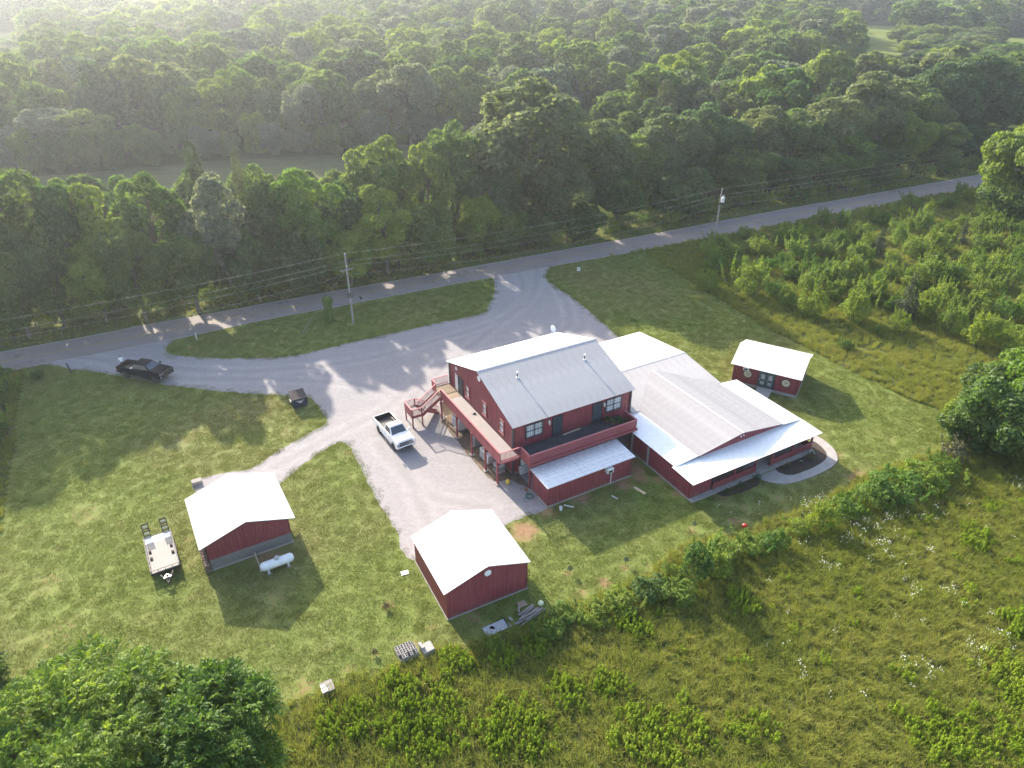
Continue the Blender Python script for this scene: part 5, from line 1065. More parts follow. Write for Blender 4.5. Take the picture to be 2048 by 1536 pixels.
# ------------------------------------------------------------------ vegetation
def quads_mesh(name, V, F4, mats, tint=None, F3=None, mat_idx=None):
    """V (n,3); F4 (m,4) quads; F3 (k,3) triangles; tint per face corner-free float per point"""
    me = bpy.data.meshes.new(name); F4 = np.asarray(F4, np.int64).reshape(-1, 4); F3 = np.asarray(F3 if F3 is not None else [], np.int64).reshape(-1, 3)
    me.vertices.add(len(V)); me.vertices.foreach_set('co', np.asarray(V, np.float32).ravel())
    li = np.r_[F4.ravel(), F3.ravel()]; me.loops.add(len(li)); me.loops.foreach_set('vertex_index', li.astype(np.int32))
    tot = np.r_[np.full(len(F4), 4), np.full(len(F3), 3)]; st = np.r_[0, np.cumsum(tot)[:-1]]
    me.polygons.add(len(tot)); me.polygons.foreach_set('loop_start', st.astype(np.int32)); me.polygons.foreach_set('loop_total', tot.astype(np.int32))
    for k in mats: me.materials.append(MATS[k])
    if mat_idx is not None: me.polygons.foreach_set('material_index', np.asarray(mat_idx, np.int32))
    if tint is not None:
        at = me.attributes.new('tint', 'FLOAT', 'POINT'); at.data.foreach_set('value', np.asarray(tint, np.float32))
    me.update(); me.validate(); return me
def unit(a): return a / np.maximum(np.linalg.norm(a, axis=-1, keepdims=True), 1e-9)
def leaf_arrays(C, N, s, aspect, r, U=None):
    """rhombic leaves: centres C, normals N, half length s (n,)"""
    n = len(C); A = r.normal(size=(n, 3)) if U is None else U; u = unit(A - N * np.sum(A * N, 1, keepdims=True)); w = np.cross(N, u)
    s = np.broadcast_to(s, (n,))[:, None]; bend = N * s * 0.25
    V = np.stack([C - u * s - bend, C + w * s * aspect, C + u * s - bend, C - w * s * aspect], 1).reshape(-1, 3); F = np.arange(4 * n).reshape(n, 4); return V, F
def lobe_crown(seed, H, Rr, z0, nl, n, s, aspect=.6, cone=False, lr=(.28, .42), shape=1.0):
    r = np.random.default_rng(seed); zc = (H + z0) / 2; hz = (H - z0) / 2; lob = []; k = 0
    while len(lob) < nl and k < 5000:
        k += 1
        if cone:
            u = r.uniform(0, 1) ** .8; rad = Rr * (1 - u) * r.uniform(.55, .85); a = r.uniform(0, 2 * math.pi); c = np.array([rad * math.cos(a), rad * math.sin(a), z0 + (H - z0) * u * .94]); q = Rr * (.2 + .22 * (1 - u))
        else:
            d = unit(r.normal(size=3)); d[2] = d[2] if r.random() > .25 else abs(d[2]); f = r.uniform(.45, .80); taper = 1 - .25 * max(0, -d[2]); c = np.array([d[0] * Rr * f * taper, d[1] * Rr * f * taper, zc + d[2] * hz * f * shape]); q = Rr * r.uniform(*lr)
            if c[2] + q > H: c[2] = H - q * r.uniform(.95, 1.1)
        if any(np.linalg.norm(c - o[0]) < .45 * (q + o[1]) * (.6 if cone else .75) for o in lob): continue
        lob.append((c, q, r.random()))
    LC = np.array([l[0] for l in lob]); LR = np.array([l[1] for l in lob]); LT = np.array([l[2] for l in lob]); p = LR ** 2 / (LR ** 2).sum()
    m = int(n * 1.9); li = r.choice(len(lob), m, p=p); out = unit(LC[li] - np.array([0, 0, zc * .85])); D = unit(r.normal(size=(m, 3)) + .55 * out + np.array([0, 0, .25]))
    rad = r.uniform(.62, 1.08, m) ** .6; C = LC[li] + D * (LR[li] * rad)[:, None] * np.array([1, 1, .85])
    keep = np.ones(m, bool)
    for j in range(len(lob)): keep &= ~((np.linalg.norm(C - LC[j], axis=1) < .60 * LR[j]) & (li != j))
    C, D, li = C[keep][:n], D[keep][:n], li[keep][:n]; m = len(C); keep = C[:, 2] > .1; C, D, li = C[keep], D[keep], li[keep]; m = len(C)
    N = unit(D * .7 + r.normal(size=(m, 3)) * .65 + np.array([0, 0, .25])); sz = s * r.uniform(.65, 1.35, m)
    tint = np.clip(.5 * LT[li] + r.uniform(0, .55, m), 0, 1); V, F = leaf_arrays(C, N, sz, aspect, r); return V, F, np.repeat(tint, 4), LC, LR
def trunk_mb(seed, H, Rr, LC, rt):
    r = np.random.default_rng(seed); m = MB(); n = 5; pts = [Vector((0, 0, -.1))] + [Vector((r.normal(0, .02 * H * k / n), r.normal(0, .02 * H * k / n), H * .78 * k / n)) for k in range(1, n + 1)]
    rad = [rt * (1 - .85 * k / n) for k in range(n + 1)]; rad[0] *= 1.25
    for k in range(n): m.tube(pts[k], pts[k + 1], rad[k], rad[k + 1], 8, caps=False)
    for c in LC[np.argsort(-LC[:, 2])][::2][:14]:
        b = Vector(c); k = int(r.integers(1, n)); a = pts[k].lerp(pts[k + 1], .5) if b.z > pts[k].z else pts[1]; mid = a.lerp(b, .5) + Vector((0, 0, .06 * H)); m.tube(a, mid, rt * .32, rt * .2, 5, caps=False); m.tube(mid, b, rt * .2, rt * .05, 5, caps=False)
    return m
SPEC = ['leaf_mid', 'leaf_light', 'leaf_yellow', 'leaf_cedar', 'leaf_silver', 'leaf_oak']
NAMES = ['broadleaf_tree', 'broadleaf_tree', 'broadleaf_tree', 'cedar_tree', 'silver_tree', 'oak_tree']
def tree_meshes(seed, sp, H, Rr, z0, nl, n, s, bark='bark', lr=(.28, .42)):
    V, F, T, LC, LR = lobe_crown(seed, H, Rr, z0, nl, n, s, .6 if sp != 3 else .35, cone=(sp == 3), lr=lr)
    cm = quads_mesh('crown', V, F, [SPEC[sp]], T); tm = trunk_mb(seed, H, Rr, LC, .022 * H).mesh('trunk', bark); return cm, tm
TALL, LOW, MIDP = {}, {}, {}
for sp in range(6):
    TALL[sp] = [tree_meshes(100 + sp * 10 + k, sp, 18, 6.5, 2.0, 46 if sp == 5 else 36, 10000 if sp != 3 else 7000, .29 if sp != 5 else .32, 'pale_bark' if sp in (4, 5) else 'bark', (.20, .34)) for k in range(2)]
    LOW[sp] = [tree_meshes(200 + sp * 10 + k, sp, 9, 5.0, .3, 28, 7000, .26, 'bark', (.22, .36)) for k in range(2)]
    MIDP[sp] = [tree_meshes(300 + sp * 10 + k, sp, 18, 6.5, 1.2, 34, 4800, .46, 'bark', (.2, .36)) for k in range(2)]
tree_n = [0]
def plant_tree(x, y, z, h, r_, sp, protos, H0, R0, label, group, name=None, cat='tree'):
    cm, tm = protos[tree_n[0] % len(protos)]; tree_n[0] += 1
    t = thing(name or NAMES[sp], label, cat, (x, y, z), (tree_n[0] * 2.399) % 6.283, group); t.scale = (r_ / R0, r_ / R0, h / H0)
    link('trunk', tm, t); link('crown', cm, t); return t
WOODS = 'trees in the woods across the road'
def road_mark(x):
    for lim, w in ((-72, 'beyond the left bend of the road'), (-60, 'across from the leaning roadside post'), (-50, 'across the road from the black pickup'), (-40, 'across from the thin white marker post'), (-31, 'across from the guy wire'), (-24, 'across from the ivy grown post'), (-16, 'across from the pole with cable ring'), (-6, 'across from the right half of the island'), (6, 'facing the gravel drive entrance'), (17, 'across from the small yard sign'), (30, 'across the road before the transformer pole'), (42, 'behind the transformer pole'), (58, 'across from the start of the overgrown plot'), (76, 'across from the middle of the overgrown plot'), (92, 'across from the end of the overgrown plot')):
        if x < lim: return w
    return 'across the road from the big lone tree'
KIND = ['mid green', 'light green', 'yellow-green', 'brownish cedar', 'pale silvery', 'grey-green oak']
def row_label(x, y, h, sp):
    d = y - float(np.interp(x, [p[0] for p in FAR], [p[1] for p in FAR])); pos = 'front' if d < 9 else 'second' if d < 17 else 'back'
    k = KIND[sp] + ('' if sp in (3, 5) else ' tree'); return ('tall ' if h > 15.5 else 'low ' if h < 9.5 else '') + k + ' in %s row %s' % (pos, road_mark(x))
ROW = [(-69.5,91.3,20.6,7.9,0),(-60.5,92.3,17.8,4.7,0),(-55.8,93.7,16.7,4.1,2),(-51.0,98.6,16.7,5.4,1),(-61.1,87.6,12.8,3.9,0),(-46.9,107.2,17.7,3.4,3),(-41.1,107.9,16.0,2.7,3),(-42.2,100.6,15.5,5.1,4),(-37.1,106.6,15.5,4.6,0),(-31.9,106.9,15.8,5.7,2),(-26.5,109.6,12.4,4.3,0),(-22.1,115.9,17.6,6.1,1),(-20.6,108.9,12.2,4.7,2),(-14.3,118.5,16.4,4.2,1),(-11.1,122.7,18.1,5.1,0),(-14.3,110.7,9.4,4.8,0),(-5.5,116.6,9.2,4.0,2),(2.4,128.6,23.3,11.0,5),(-3.5,121.2,13.4,5.1,5),(7.8,124.5,12.6,6.6,5),(16.0,133.8,18.7,6.9,5),(24.5,139.4,15.4,5.8,0),(31.4,144.4,17.7,7.9,5),(19.4,130.0,11.2,5.5,0),(40.0,150.5,18.5,8.2,5),(32.0,136.7,9.6,7.2,0),(46.2,145.8,11.3,7.1,0),(52.6,157.5,16.4,7.5,5),(60.9,159.0,15.6,8.1,0),(56.7,149.4,8.5,6.2,0),(70.8,164.7,17.5,8.9,5),(64.2,152.9,8.7,6.4,0),(72.1,156.4,11.5,5.9,2),(83.6,173.3,20.6,9.8,5),(79.9,159.2,8.4,5.5,0),(89.2,167.2,14.7,5.7,2),(96.9,181.1,18.0,8.5,0),(99.3,171.1,11.3,7.6,1),(108.1,191.1,21.7,10.1,5),(120.8,195.2,22.4,10.3,5),(110.7,177.9,9.0,6.7,0),(135.9,204.9,23.2,10.7,0),(146.1,207.9,19.9,10.9,0),(-75.3,88.3,20.8,7.1,0),(-51.3,91.6,12.5,3.7,0),(-45.3,94.6,10.4,3.9,0),(-63.9,84.1,10.8,3.8,0),(-37.8,98.4,9.1,3.6,0),(-31.8,101.4,8.0,3.8,0),(-25.5,104.6,7.0,3.9,2),(-1.2,116.8,7.1,4.2,0),(4.9,119.8,5.3,4.3,0),(12.2,123.2,6.0,4.4,0),(-56.0,89.0,11.0,3.7,2),(-69.0,83.7,14.2,3.8,0)]
for x, y, h, r_, sp in ROW:
    if -52 < x < -8: y -= 2.6; x += 0.8; h *= 1.07
    h *= 1.13 if x < 12 else 1.05; r_ *= 1.08
    if h >= 11.5: plant_tree(x, y, 0, h, r_, sp, TALL[sp], 18, 6.5, row_label(x, y, h, sp), 'roadside tree line')
    else: plant_tree(x, y, 0, h, r_, sp, LOW[sp], 9, 5.0, row_label(x, y, h, sp), 'roadside tree line')
for x, y, h, r_, sp in ((-84, 82, 20, 7, 0), (-92, 78, 21, 7.5, 5), (-100, 72, 20, 7, 0), (-109, 68, 19, 7, 1), (-82, 95, 21, 8, 5), (-95, 90, 20, 7, 0), (-117, 63, 20, 7, 0), (-76, 99, 19, 6, 0)):
    plant_tree(x, y, 0, h, r_, sp, TALL[sp], 18, 6.5, row_label(x, y, h, sp), 'roadside tree line')
for x, y, h, r_, sp in ((-70, 112, 14, 6, 0), (-62, 117, 13, 5.5, 1), (-54, 120, 13, 5.5, 0), (-46, 124, 12.5, 5.5, 0), (-38, 122, 12, 5.5, 0), (-30, 124, 12, 5.5, 1), (-24, 128, 11.5, 5.0, 0), (-16, 131, 12, 5.2, 0), (-66, 104, 13, 5.5, 0), (-33, 114, 12, 5, 0), (-49, 112, 12.5, 5, 0), (-8, 134, 13, 5.5, 5), (-40, 133, 10, 5, 0), (-58, 130, 11, 5, 0), (-75, 124, 12, 5.5, 0), (-25, 139, 9, 5, 0)):  # hidden trees added behind the roadside row to shade the pasture ground
    plant_tree(x, y, 0, h, r_, sp, LOW[sp], 9, 5.0, row_label(x, y, h, sp), 'roadside tree line')
# woods behind: nearest ones as single trees, the rest one mass
FRONT = [(-400, 60), (-250, 135), (-150, 163), (-104.5, 170), (-76.5, 182), (-42.5, 191), (-20, 198), (-4, 182), (5, 152), (25, 155), (60, 175), (100, 197), (150, 225), (250, 280), (500, 420), (1600, 1000)]
rw = np.random.default_rng(21)
def jitter_grid(x0, x1, y0, y1, st, j=.42):
    X, Y = np.meshgrid(np.arange(x0, x1, st), np.arange(y0, y1, st)); P = np.stack([X.ravel(), Y.ravel()], 1); return P + rw.uniform(-j, j, P.shape) * st
def woods_ok(P):
    fy = np.interp(P[:, 0], [p[0] for p in FRONT], [p[1] for p in FRONT]); view = np.abs(P[:, 0]) < P[:, 1] * .86 + 45
    return (P[:, 1] > fy) & view & ~hay_mask(P) & ~in_poly(P, PASTURE)
Pn = jitter_grid(-420, 460, 120, 440, 10.8); Pn = Pn[woods_ok(Pn)]; Pf = jitter_grid(-1250, 1250, 440, 1400, 15.0); Pf = Pf[woods_ok(Pf)]
Pn = Pn[np.argsort(np.hypot(Pn[:, 0], Pn[:, 1]))]; Pn = Pn[np.abs(Pn[:, 0]) < Pn[:, 1] * .78 + 12] if False else Pn
vis = np.abs(Pn[:, 0]) < (Pn[:, 1] * .8585 + 22) * .735; order = np.r_[np.where(vis)[0], np.where(~vis)[0]]; Pn = Pn[order]
NI = 235; spn = rw.choice([0, 0, 0, 1, 1, 2, 4, 5, 5, 3], len(Pn)); hn = 10.5 + 14 * rw.beta(1.6, 1.5, len(Pn)); rn = hn * rw.uniform(.30, .44, len(Pn))
zn = ground_z(Pn); hn = np.where(in_poly(Pn, [(108, 240), (165, 240), (262, 410), (176, 410)]) | in_poly(Pn, [(150, 235), (215, 235), (310, 375), (236, 375)]), hn * .6, hn)
for i in range(min(NI, len(Pn))):
    sp = int(spn[i]); near_edge = Pn[i, 1] < np.interp(Pn[i, 0], [p[0] for p in FRONT], [p[1] for p in FRONT]) + 7
    if near_edge and rw.random() < .45: hn[i] *= .6; sp = int(rw.choice([0, 4, 4, 1]))
    zone = ('woods beyond the shaded pasture' if Pn[i, 0] < -8 else 'woods behind the oaks facing the drive' if Pn[i, 0] < 45 else 'woods behind the trees along the overgrown plot'); sz_ = 'tall' if hn[i] > 18 else 'small' if hn[i] < 12 else 'medium'; kk = KIND[sp] + ('' if sp in (3, 5) else ' tree'); wl_ = ('%s %s in the %s' % (sz_, kk, zone), ': %s %s, %s' % (sz_, kk, zone))
    plant_tree(Pn[i, 0], Pn[i, 1], zn[i], hn[i], rn[i], sp, MIDP[sp], 18, 6.5, wl_[0], WOODS + wl_[1])

FE = np.array(smooth_line(FRONT[1:8], 5.0)); FE = FE[(FE[:, 0] > -190)]
for i, (x, y) in enumerate(FE):
    sp = int(rw.choice([0, 4, 0, 4, 1])); plant_tree(x + rw.normal(0, 1.2), y - rw.uniform(-1.5, 2.5), 0, rw.uniform(6, 11), rw.uniform(3.6, 5.2), sp, LOW[sp], 9, 5.0, 'low %s tree at the woods edge beyond the shaded pasture' % KIND[sp], 'low trees at the pasture edge, kind %d' % sp)

def proto_collection(name, meshes):
    c = bpy.data.collections.new(name)
    for i, me in enumerate(meshes):
        o = bpy.data.objects.new('%s_%02d' % (name, i), me); c.objects.link(o)
    return c
def scatter(name, P, rz, sc, idx, coll, mat, label, cat, tilt=None):
    n = len(P); me = bpy.data.meshes.new(name); me.vertices.add(n); me.vertices.foreach_set('co', np.asarray(P, np.float32).ravel())
    rot = np.zeros((n, 3), np.float32); rot[:, 2] = rz
    if tilt is not None: rot[:, :2] = tilt
    sc = np.asarray(sc, np.float32); sc = np.repeat(sc[:, None], 3, 1) if sc.ndim == 1 else sc
    for k, a, ty in (('rot', rot, 'FLOAT_VECTOR'), ('scl', sc, 'FLOAT_VECTOR')):
        at = me.attributes.new(k, ty, 'POINT'); at.data.foreach_set('vector', np.ascontiguousarray(a).ravel())
    at = me.attributes.new('pick', 'INT', 'POINT'); at.data.foreach_set('value', np.asarray(idx, np.int32)); me.materials.append(MATS[mat])
    o = link(name, me); g = bpy.data.node_groups.new(name, 'GeometryNodeTree'); g.interface.new_socket('Geometry', in_out='INPUT', socket_type='NodeSocketGeometry'); g.interface.new_socket('Geometry', in_out='OUTPUT', socket_type='NodeSocketGeometry')
    N = g.nodes; gi, go = N.new('NodeGroupInput'), N.new('NodeGroupOutput'); ip = N.new('GeometryNodeInstanceOnPoints'); ci = N.new('GeometryNodeCollectionInfo'); ci.inputs['Collection'].default_value = coll; ci.inputs['Separate Children'].default_value = True; ci.inputs['Reset Children'].default_value = True
    def at_(nm, ty): a = N.new('GeometryNodeInputNamedAttribute'); a.data_type = ty; a.inputs['Name'].default_value = nm; return a.outputs['Attribute']
    e2r = N.new('FunctionNodeEulerToRotation'); Lk = g.links.new; Lk(at_('rot', 'FLOAT_VECTOR'), e2r.inputs[0]); Lk(gi.outputs[0], ip.inputs['Points']); Lk(ci.outputs[0], ip.inputs['Instance']); ip.inputs['Pick Instance'].default_value = True
    Lk(at_('pick', 'INT'), ip.inputs['Instance Index']); Lk(e2r.outputs[0], ip.inputs['Rotation']); Lk(at_('scl', 'FLOAT_VECTOR'), ip.inputs['Scale']); Lk(ip.outputs[0], go.inputs[0])
    md = o.modifiers.new('scatter', 'NODES'); md.node_group = g; return stuff(o, label, cat)
far_meshes = []
for sp in (0, 0, 1, 2, 5, 5, 4, 0):
    V, F, T, LC, LR = lobe_crown(900 + len(far_meshes), 18, 6.8, .5, 26, 1500, .8, .62, lr=(.24, .4)); far_meshes.append(quads_mesh('far_crown', V, F, [SPEC[sp]], T))
pc_ = proto_collection('woodland_proto', [MIDP[sp][k][0] for sp in (0, 1, 2, 4, 5) for k in range(2)] + far_meshes)
Q = np.r_[Pn[NI:], Pf]; zq = ground_z(Q); dq = np.hypot(Q[:, 0], Q[:, 1]); nq = len(Q)
pk = np.where(dq < 470, rw.integers(0, 10, nq), rw.integers(10, 18, nq)); hs = .58 + .8 * rw.beta(1.6, 1.5, nq); rs_ = hs * rw.uniform(.85, 1.25, nq) * np.where(dq < 440, 1, 1.3)
fieldfront = in_poly(Q, [(108, 240), (165, 240), (262, 410), (176, 410)]) | in_poly(Q, [(150, 235), (215, 235), (310, 375), (236, 375)]) | in_poly(Q, [(-250, 265), (-165, 265), (-230, 385), (-275, 385)]); hs = np.where(fieldfront, hs * .55, hs)
scatter('distant_woodland', np.column_stack([Q, zq]), rw.uniform(0, 6.28, nq), np.column_stack([rs_, rs_, hs]), pk, pc_, 'leaf_mid', 'dense mixed woodland fading into haze towards the horizon', 'woodland')

# shrubs
def shrub_mesh(seed, H, Rr, n, s, mat, shoots=14, asp=.5):
    r = np.random.default_rng(seed); V, F, T, LC, LR = lobe_crown(seed, H * .8, Rr, .05, 16, int(n * .6), s, asp, lr=(.26, .42)); k = int(n * .4)
    base = np.column_stack([r.normal(0, Rr * .45, shoots), r.normal(0, Rr * .45, shoots), np.full(shoots, H * .45)]); top = base + np.column_stack([r.normal(0, Rr * .18, shoots), r.normal(0, Rr * .18, shoots), r.uniform(.3, .55, shoots) * H])
    j = r.integers(0, shoots, k); u = r.uniform(0, 1, k); C = base[j] * (1 - u)[:, None] + top[j] * u[:, None]; D = unit(r.normal(size=(k, 3)) * np.array([1, 1, .4])); C = C + D * (s * 1.3 * (1.25 - u))[:, None]
    V2, F2 = leaf_arrays(C, unit(r.normal(size=(k, 3)) * .6 + np.array([0, 0, .8])), s * r.uniform(.7, 1.3, k), asp, r); T2 = np.repeat(np.clip(.3 + .6 * r.random(k), 0, 1), 4)
    cm = quads_mesh('foliage', np.r_[V, V2], np.r_[F, F2 + len(V)], [mat], np.r_[T, T2]); m = MB()
    for i in range(min(shoots, 9)): m.tube((base[i][0] * .3, base[i][1] * .3, 0), base[i], .035 * H / 3, .02 * H / 3, 5, caps=False); m.tube(base[i], top[i], .02 * H / 3, .006, 4, caps=False)
    return cm, m.mesh('stem', 'bark')
SH = {k: [shrub_mesh(500 + 10 * k + j, 4.0, 2.0, 2600, .13, ['leaf_shrub', 'leaf_yellow', 'leaf_light', 'leaf_cedar', 'leaf_russet'][k]) for j in range(3)] for k in (0, 1, 2, 4)}
CED = [(lambda c: (quads_mesh('foliage', c[0], c[1], ['leaf_cedar'], c[2]), trunk_mb(5, 6, 1.5, c[3], .09).mesh('trunk', 'bark')))(lobe_crown(560 + j, 6, 1.4, .2, 40, 5000, .09, .4, cone=True)) for j in range(2)]
sn = [0]
def shrub(x, y, h, r_, k, label, group, name='shrub', cat='shrub', z=0.0):
    sn[0] += 1; rz = (sn[0] * 2.399) % 6.28
    if k == 3:
        cm, tm = CED[sn[0] % 2]; t = thing('cedar_tree', label, 'tree', (x, y, z), rz, group); t.scale = (r_ / 1.4, r_ / 1.4, h / 6.0); link('trunk', tm, t); link('crown', cm, t); return t
    cm, tm = SH[k][sn[0] % 3]; t = thing(name, label, cat, (x, y, z), rz, group); t.scale = (r_ / 2.0, r_ / 2.0, h / 4.0); link('stem', tm, t); link('foliage', cm, t); return t
SCRUB = [(29.2,99.8,3.6,1.9,0),(35.4,97.5,6.0,2.8,1),(39.3,93.5,3.9,1.4,0),(41.8,90.6,5.0,2.3,1),(47.1,88.1,5.4,1.9,1),(54.2,89.3,7.4,1.7,3),(51.9,85.9,3.5,1.5,1),(58.6,85.0,5.0,2.0,0),(59.4,81.2,5.3,1.8,1),(62.6,79.4,4.1,1.9,1),(67.8,89.3,3.8,2.1,0),(61.5,114.1,5.0,1.5,3),(78.4,119.5,4.9,1.0,3),(47.7,102.7,3.7,1.9,0),(52.0,101.7,5.2,2.5,1),(53.2,96.4,4.5,1.8,0),(63.5,101.7,4.9,2.3,0),(67.2,100.7,4.4,2.1,1),(71.6,101.7,4.5,2.1,0),(74.7,99.8,4.8,2.3,1),(53.0,114.6,3.5,2.5,0),(48.4,113.4,3.1,2.1,0),(47.0,119.5,3.2,1.8,0),(41.3,122.6,2.6,1.3,0),(66.9,113.4,4.3,2.1,0),(72.9,117.0,4.0,2.2,1),(80.6,117.0,3.6,2.2,0),(84.8,114.6,3.9,2.1,1),(40.5,106.8,2.9,1.6,0),(43.4,103.7,2.9,1.8,0),(48.6,84.4,1.8,0.8,1),(35.7,106.8,2.5,1.4,0),(47.1,96.1,3.1,1.5,1),(59.0,103.7,3.3,1.8,1),(58.6,91.8,4.2,2.1,1),(63.4,90.9,3.8,2.1,0),(70.5,89.3,4.5,2.1,0),(77.5,107.8,3.4,2.0,1),(62.7,123.4,3.2,2.0,0),(69.6,124.8,3.2,2.0,0),(76.4,127.6,2.8,1.9,0),(92.3,124.8,3.7,2.7,0),(90.2,129.0,2.9,2.1,0),(42.7,80.5,1.6,1.0,2),(66.0,81.9,3.6,1.6,1),(48.0,107.8,3.0,1.8,1)]
def plot_label(x, y, h, k):
    z = 'beside the road' if y > 100 + x * .51 - 4 else 'by the transformer pole' if x < 44 and y > 100 else 'nearest the lawn boundary' if y < 96 and x < 50 else 'behind the hut and grass strip' if y < 92 else 'under the big lone tree' if x > 78 else 'in the middle'
    k_ = ['leafy green sapling', 'yellow-green bushy sapling', 'bright clump of tall weeds', 'dark conical cedar'][k]; return '%s %s of the overgrown plot, %s' % ('tall' if h > 4.2 else 'low' if h < 3 else 'waist-high' if h < 1.5 else 'medium', k_, z)
for x, y, h, r_, k in SCRUB: lb = plot_label(x, y, h, k); shrub(x, y, h, r_, k, lb, lb[:60], 'sapling' if k < 2 else 'weed_clump')
rs2 = np.random.default_rng(31); cand = jitter_grid(34, 112, 76, 150, 4.6); edge_y = np.interp(cand[:, 0], [26.1, 30.6, 34.0, 38.2, 41.2, 44.3, 48, 60, 112], [108, 106, 99, 95, 91, 88, 86, 83, 90]); road_y = 112 + cand[:, 0] * .51 - 11
cand = cand[(cand[:, 1] > edge_y) & (cand[:, 1] < road_y) & (cand[:, 0] < (cand[:, 1] * .86 + 22) * .78)]
cand = cand[rs2.random(len(cand)) < .68]
for x, y in cand:
    k = int(rs2.random() < .55); h = rs2.uniform(2.0, 4.8); lb = plot_label(x, y, h, k); shrub(x, y, h, rs2.uniform(1.3, 2.3), k, lb, lb[:60], 'sapling')
HEDGE = [(43.8,56.8,3.5,1.5,4),(39.1,53.6,2.6,2.6,0),(35.8,51.8,3.1,2.8,0),(33.0,50.7,2.9,2.1,0),(41.6,54.8,2.7,1.9,1),(30.0,49.0,2.6,1.8,1),(27.2,47.3,3.7,1.5,1),(24.7,46.7,2.0,1.3,1),(22.2,44.8,2.5,1.5,0),(19.7,44.2,2.4,1.5,0),(17.4,43.7,2.8,1.7,0),(14.6,41.1,5.8,1.6,2),(16.5,41.7,3.6,1.6,0),(12.7,40.9,2.4,1.2,1),(10.9,39.6,2.2,1.8,2),(8.5,38.3,2.0,1.7,1),(6.1,37.3,1.9,1.5,1),(4.0,37.3,1.6,1.3,0),(13.1,39.1,2.7,1.6,0),(2.3,35.5,2.1,1.1,1),(-1.2,34.4,1.9,0.7,0),(3.2,35.9,1.8,1.1,0)]
ORD = 'first second third fourth fifth sixth seventh eighth ninth tenth eleventh twelfth thirteenth fourteenth fifteenth sixteenth seventeenth eighteenth nineteenth twentieth twenty-first twenty-second twenty-third twenty-fourth'.split()
for i, (x, y, h, r_, k) in enumerate(sorted(HEDGE)): shrub(x, y, h * .8, r_ * .92, {0: 0, 1: 1, 2: 2, 4: 4}[k], ['dense green bush', 'light green bush', 'pale green sapling', '', 'small russet tree'][k] + ', %s plant of the overgrown hedge from the plank heap' % ORD[i], 'bushes of the overgrown hedge', 'bush', 'bush')
for i, (x, y, h, r_, k) in enumerate([(48.8, 58.4, 8.6, 4.1, 0), (54.2, 62.0, 9.5, 3.8, 1), (46.7, 59.3, 5.0, 2.8, 0), (50.5, 55.8, 6.5, 3.2, 0), (46.9, 62.6, 3.4, 1.7, 2), (52, 66, 6, 3.0, 0), (57, 68, 6.5, 3.4, 1)]):
    sp = 1 if k == 0 else 2; plant_tree(x, y, 0, h, r_ * 1.15, sp, LOW[sp], 9, 5.0, ['broad green tree at the front of the thicket by the lawn corner', 'tall green tree at the back of the thicket by the lawn corner', 'low green tree of the thicket touching the lawn', 'medium green tree of the thicket beside the field', 'smallest yellowish tree of the thicket at the lawn edge', 'green tree between thicket and grass strip', 'yellow-green tree behind the thicket towards the overgrown plot'][i], 'thicket trees at the lawn corner')
BIGP = [tree_meshes(640, 2, 18, 10, .3, 62, 30000, .30, 'bark', (.17, .27))]
plant_tree(98.0, 133.0, 0, 20.5, 12.0, 2, BIGP, 18, 10, 'big bright green tree standing alone on the near side of the road', None); plant_tree(104, 124, 0, 15, 8.5, 0, TALL[0], 18, 6.5, 'darker green tree beside the big bright roadside tree', None); plant_tree(95, 130.5, 0, 9.5, 8.0, 1, LOW[1], 9, 5.0, 'low leafy tree at the foot of the big bright roadside tree', None)
for i, (x, y, h, r_) in enumerate(((-58.5, 70.5, 2.2, 1.6), (-57.2, 66.8, 2.6, 1.7), (-55.0, 62.5, 2.8, 1.8), (-53.5, 59.5, 3.0, 1.9), (-52.0, 55.5, 2.8, 1.7), (-50.0, 52.0, 1.8, 1.1), (-61, 73, 2.0, 1.4), (-49.0, 49.0, 1.6, 1.0), (-56.5, 73.3, 1.1, .9))): shrub(x, y, h, r_, (0, 2, 0, 2, 2, 1, 0, 1, 2)[i], ('grey-green' if i in (1, 3, 4, 8) else 'dark green' if i in (0, 2, 6) else 'yellow-green') + ' bush on the rough strip at the left edge of the lawn', 'bushes on the left strip, kind %d' % (0, 2, 0, 2, 2, 1, 0, 1, 2)[i], 'bush', 'bush')
FL = np.array(smooth_line(FAR, 3.2)); FL = FL[(FL[:, 0] > -85) & (FL[:, 0] < 120)]; tn = unit(np.gradient(FL, axis=0)); nn = np.column_stack([-tn[:, 1], tn[:, 0]])
for i in range(len(FL)):
    d = rs2.uniform(3.6, 6.2); p = FL[i] + nn[i] * d + tn[i] * rs2.normal(0, .6); k = int(rs2.choice([0, 0, 0, 2])); shrub(p[0], p[1], rs2.uniform(2.2, 4.4), rs2.uniform(1.6, 2.6), k, ('dark' if k == 0 else 'light') + ' green bush at the verge ' + road_mark(p[0]), 'roadside bushes: kind %d %s' % (k, road_mark(p[0])), 'roadside_bush', 'bush')
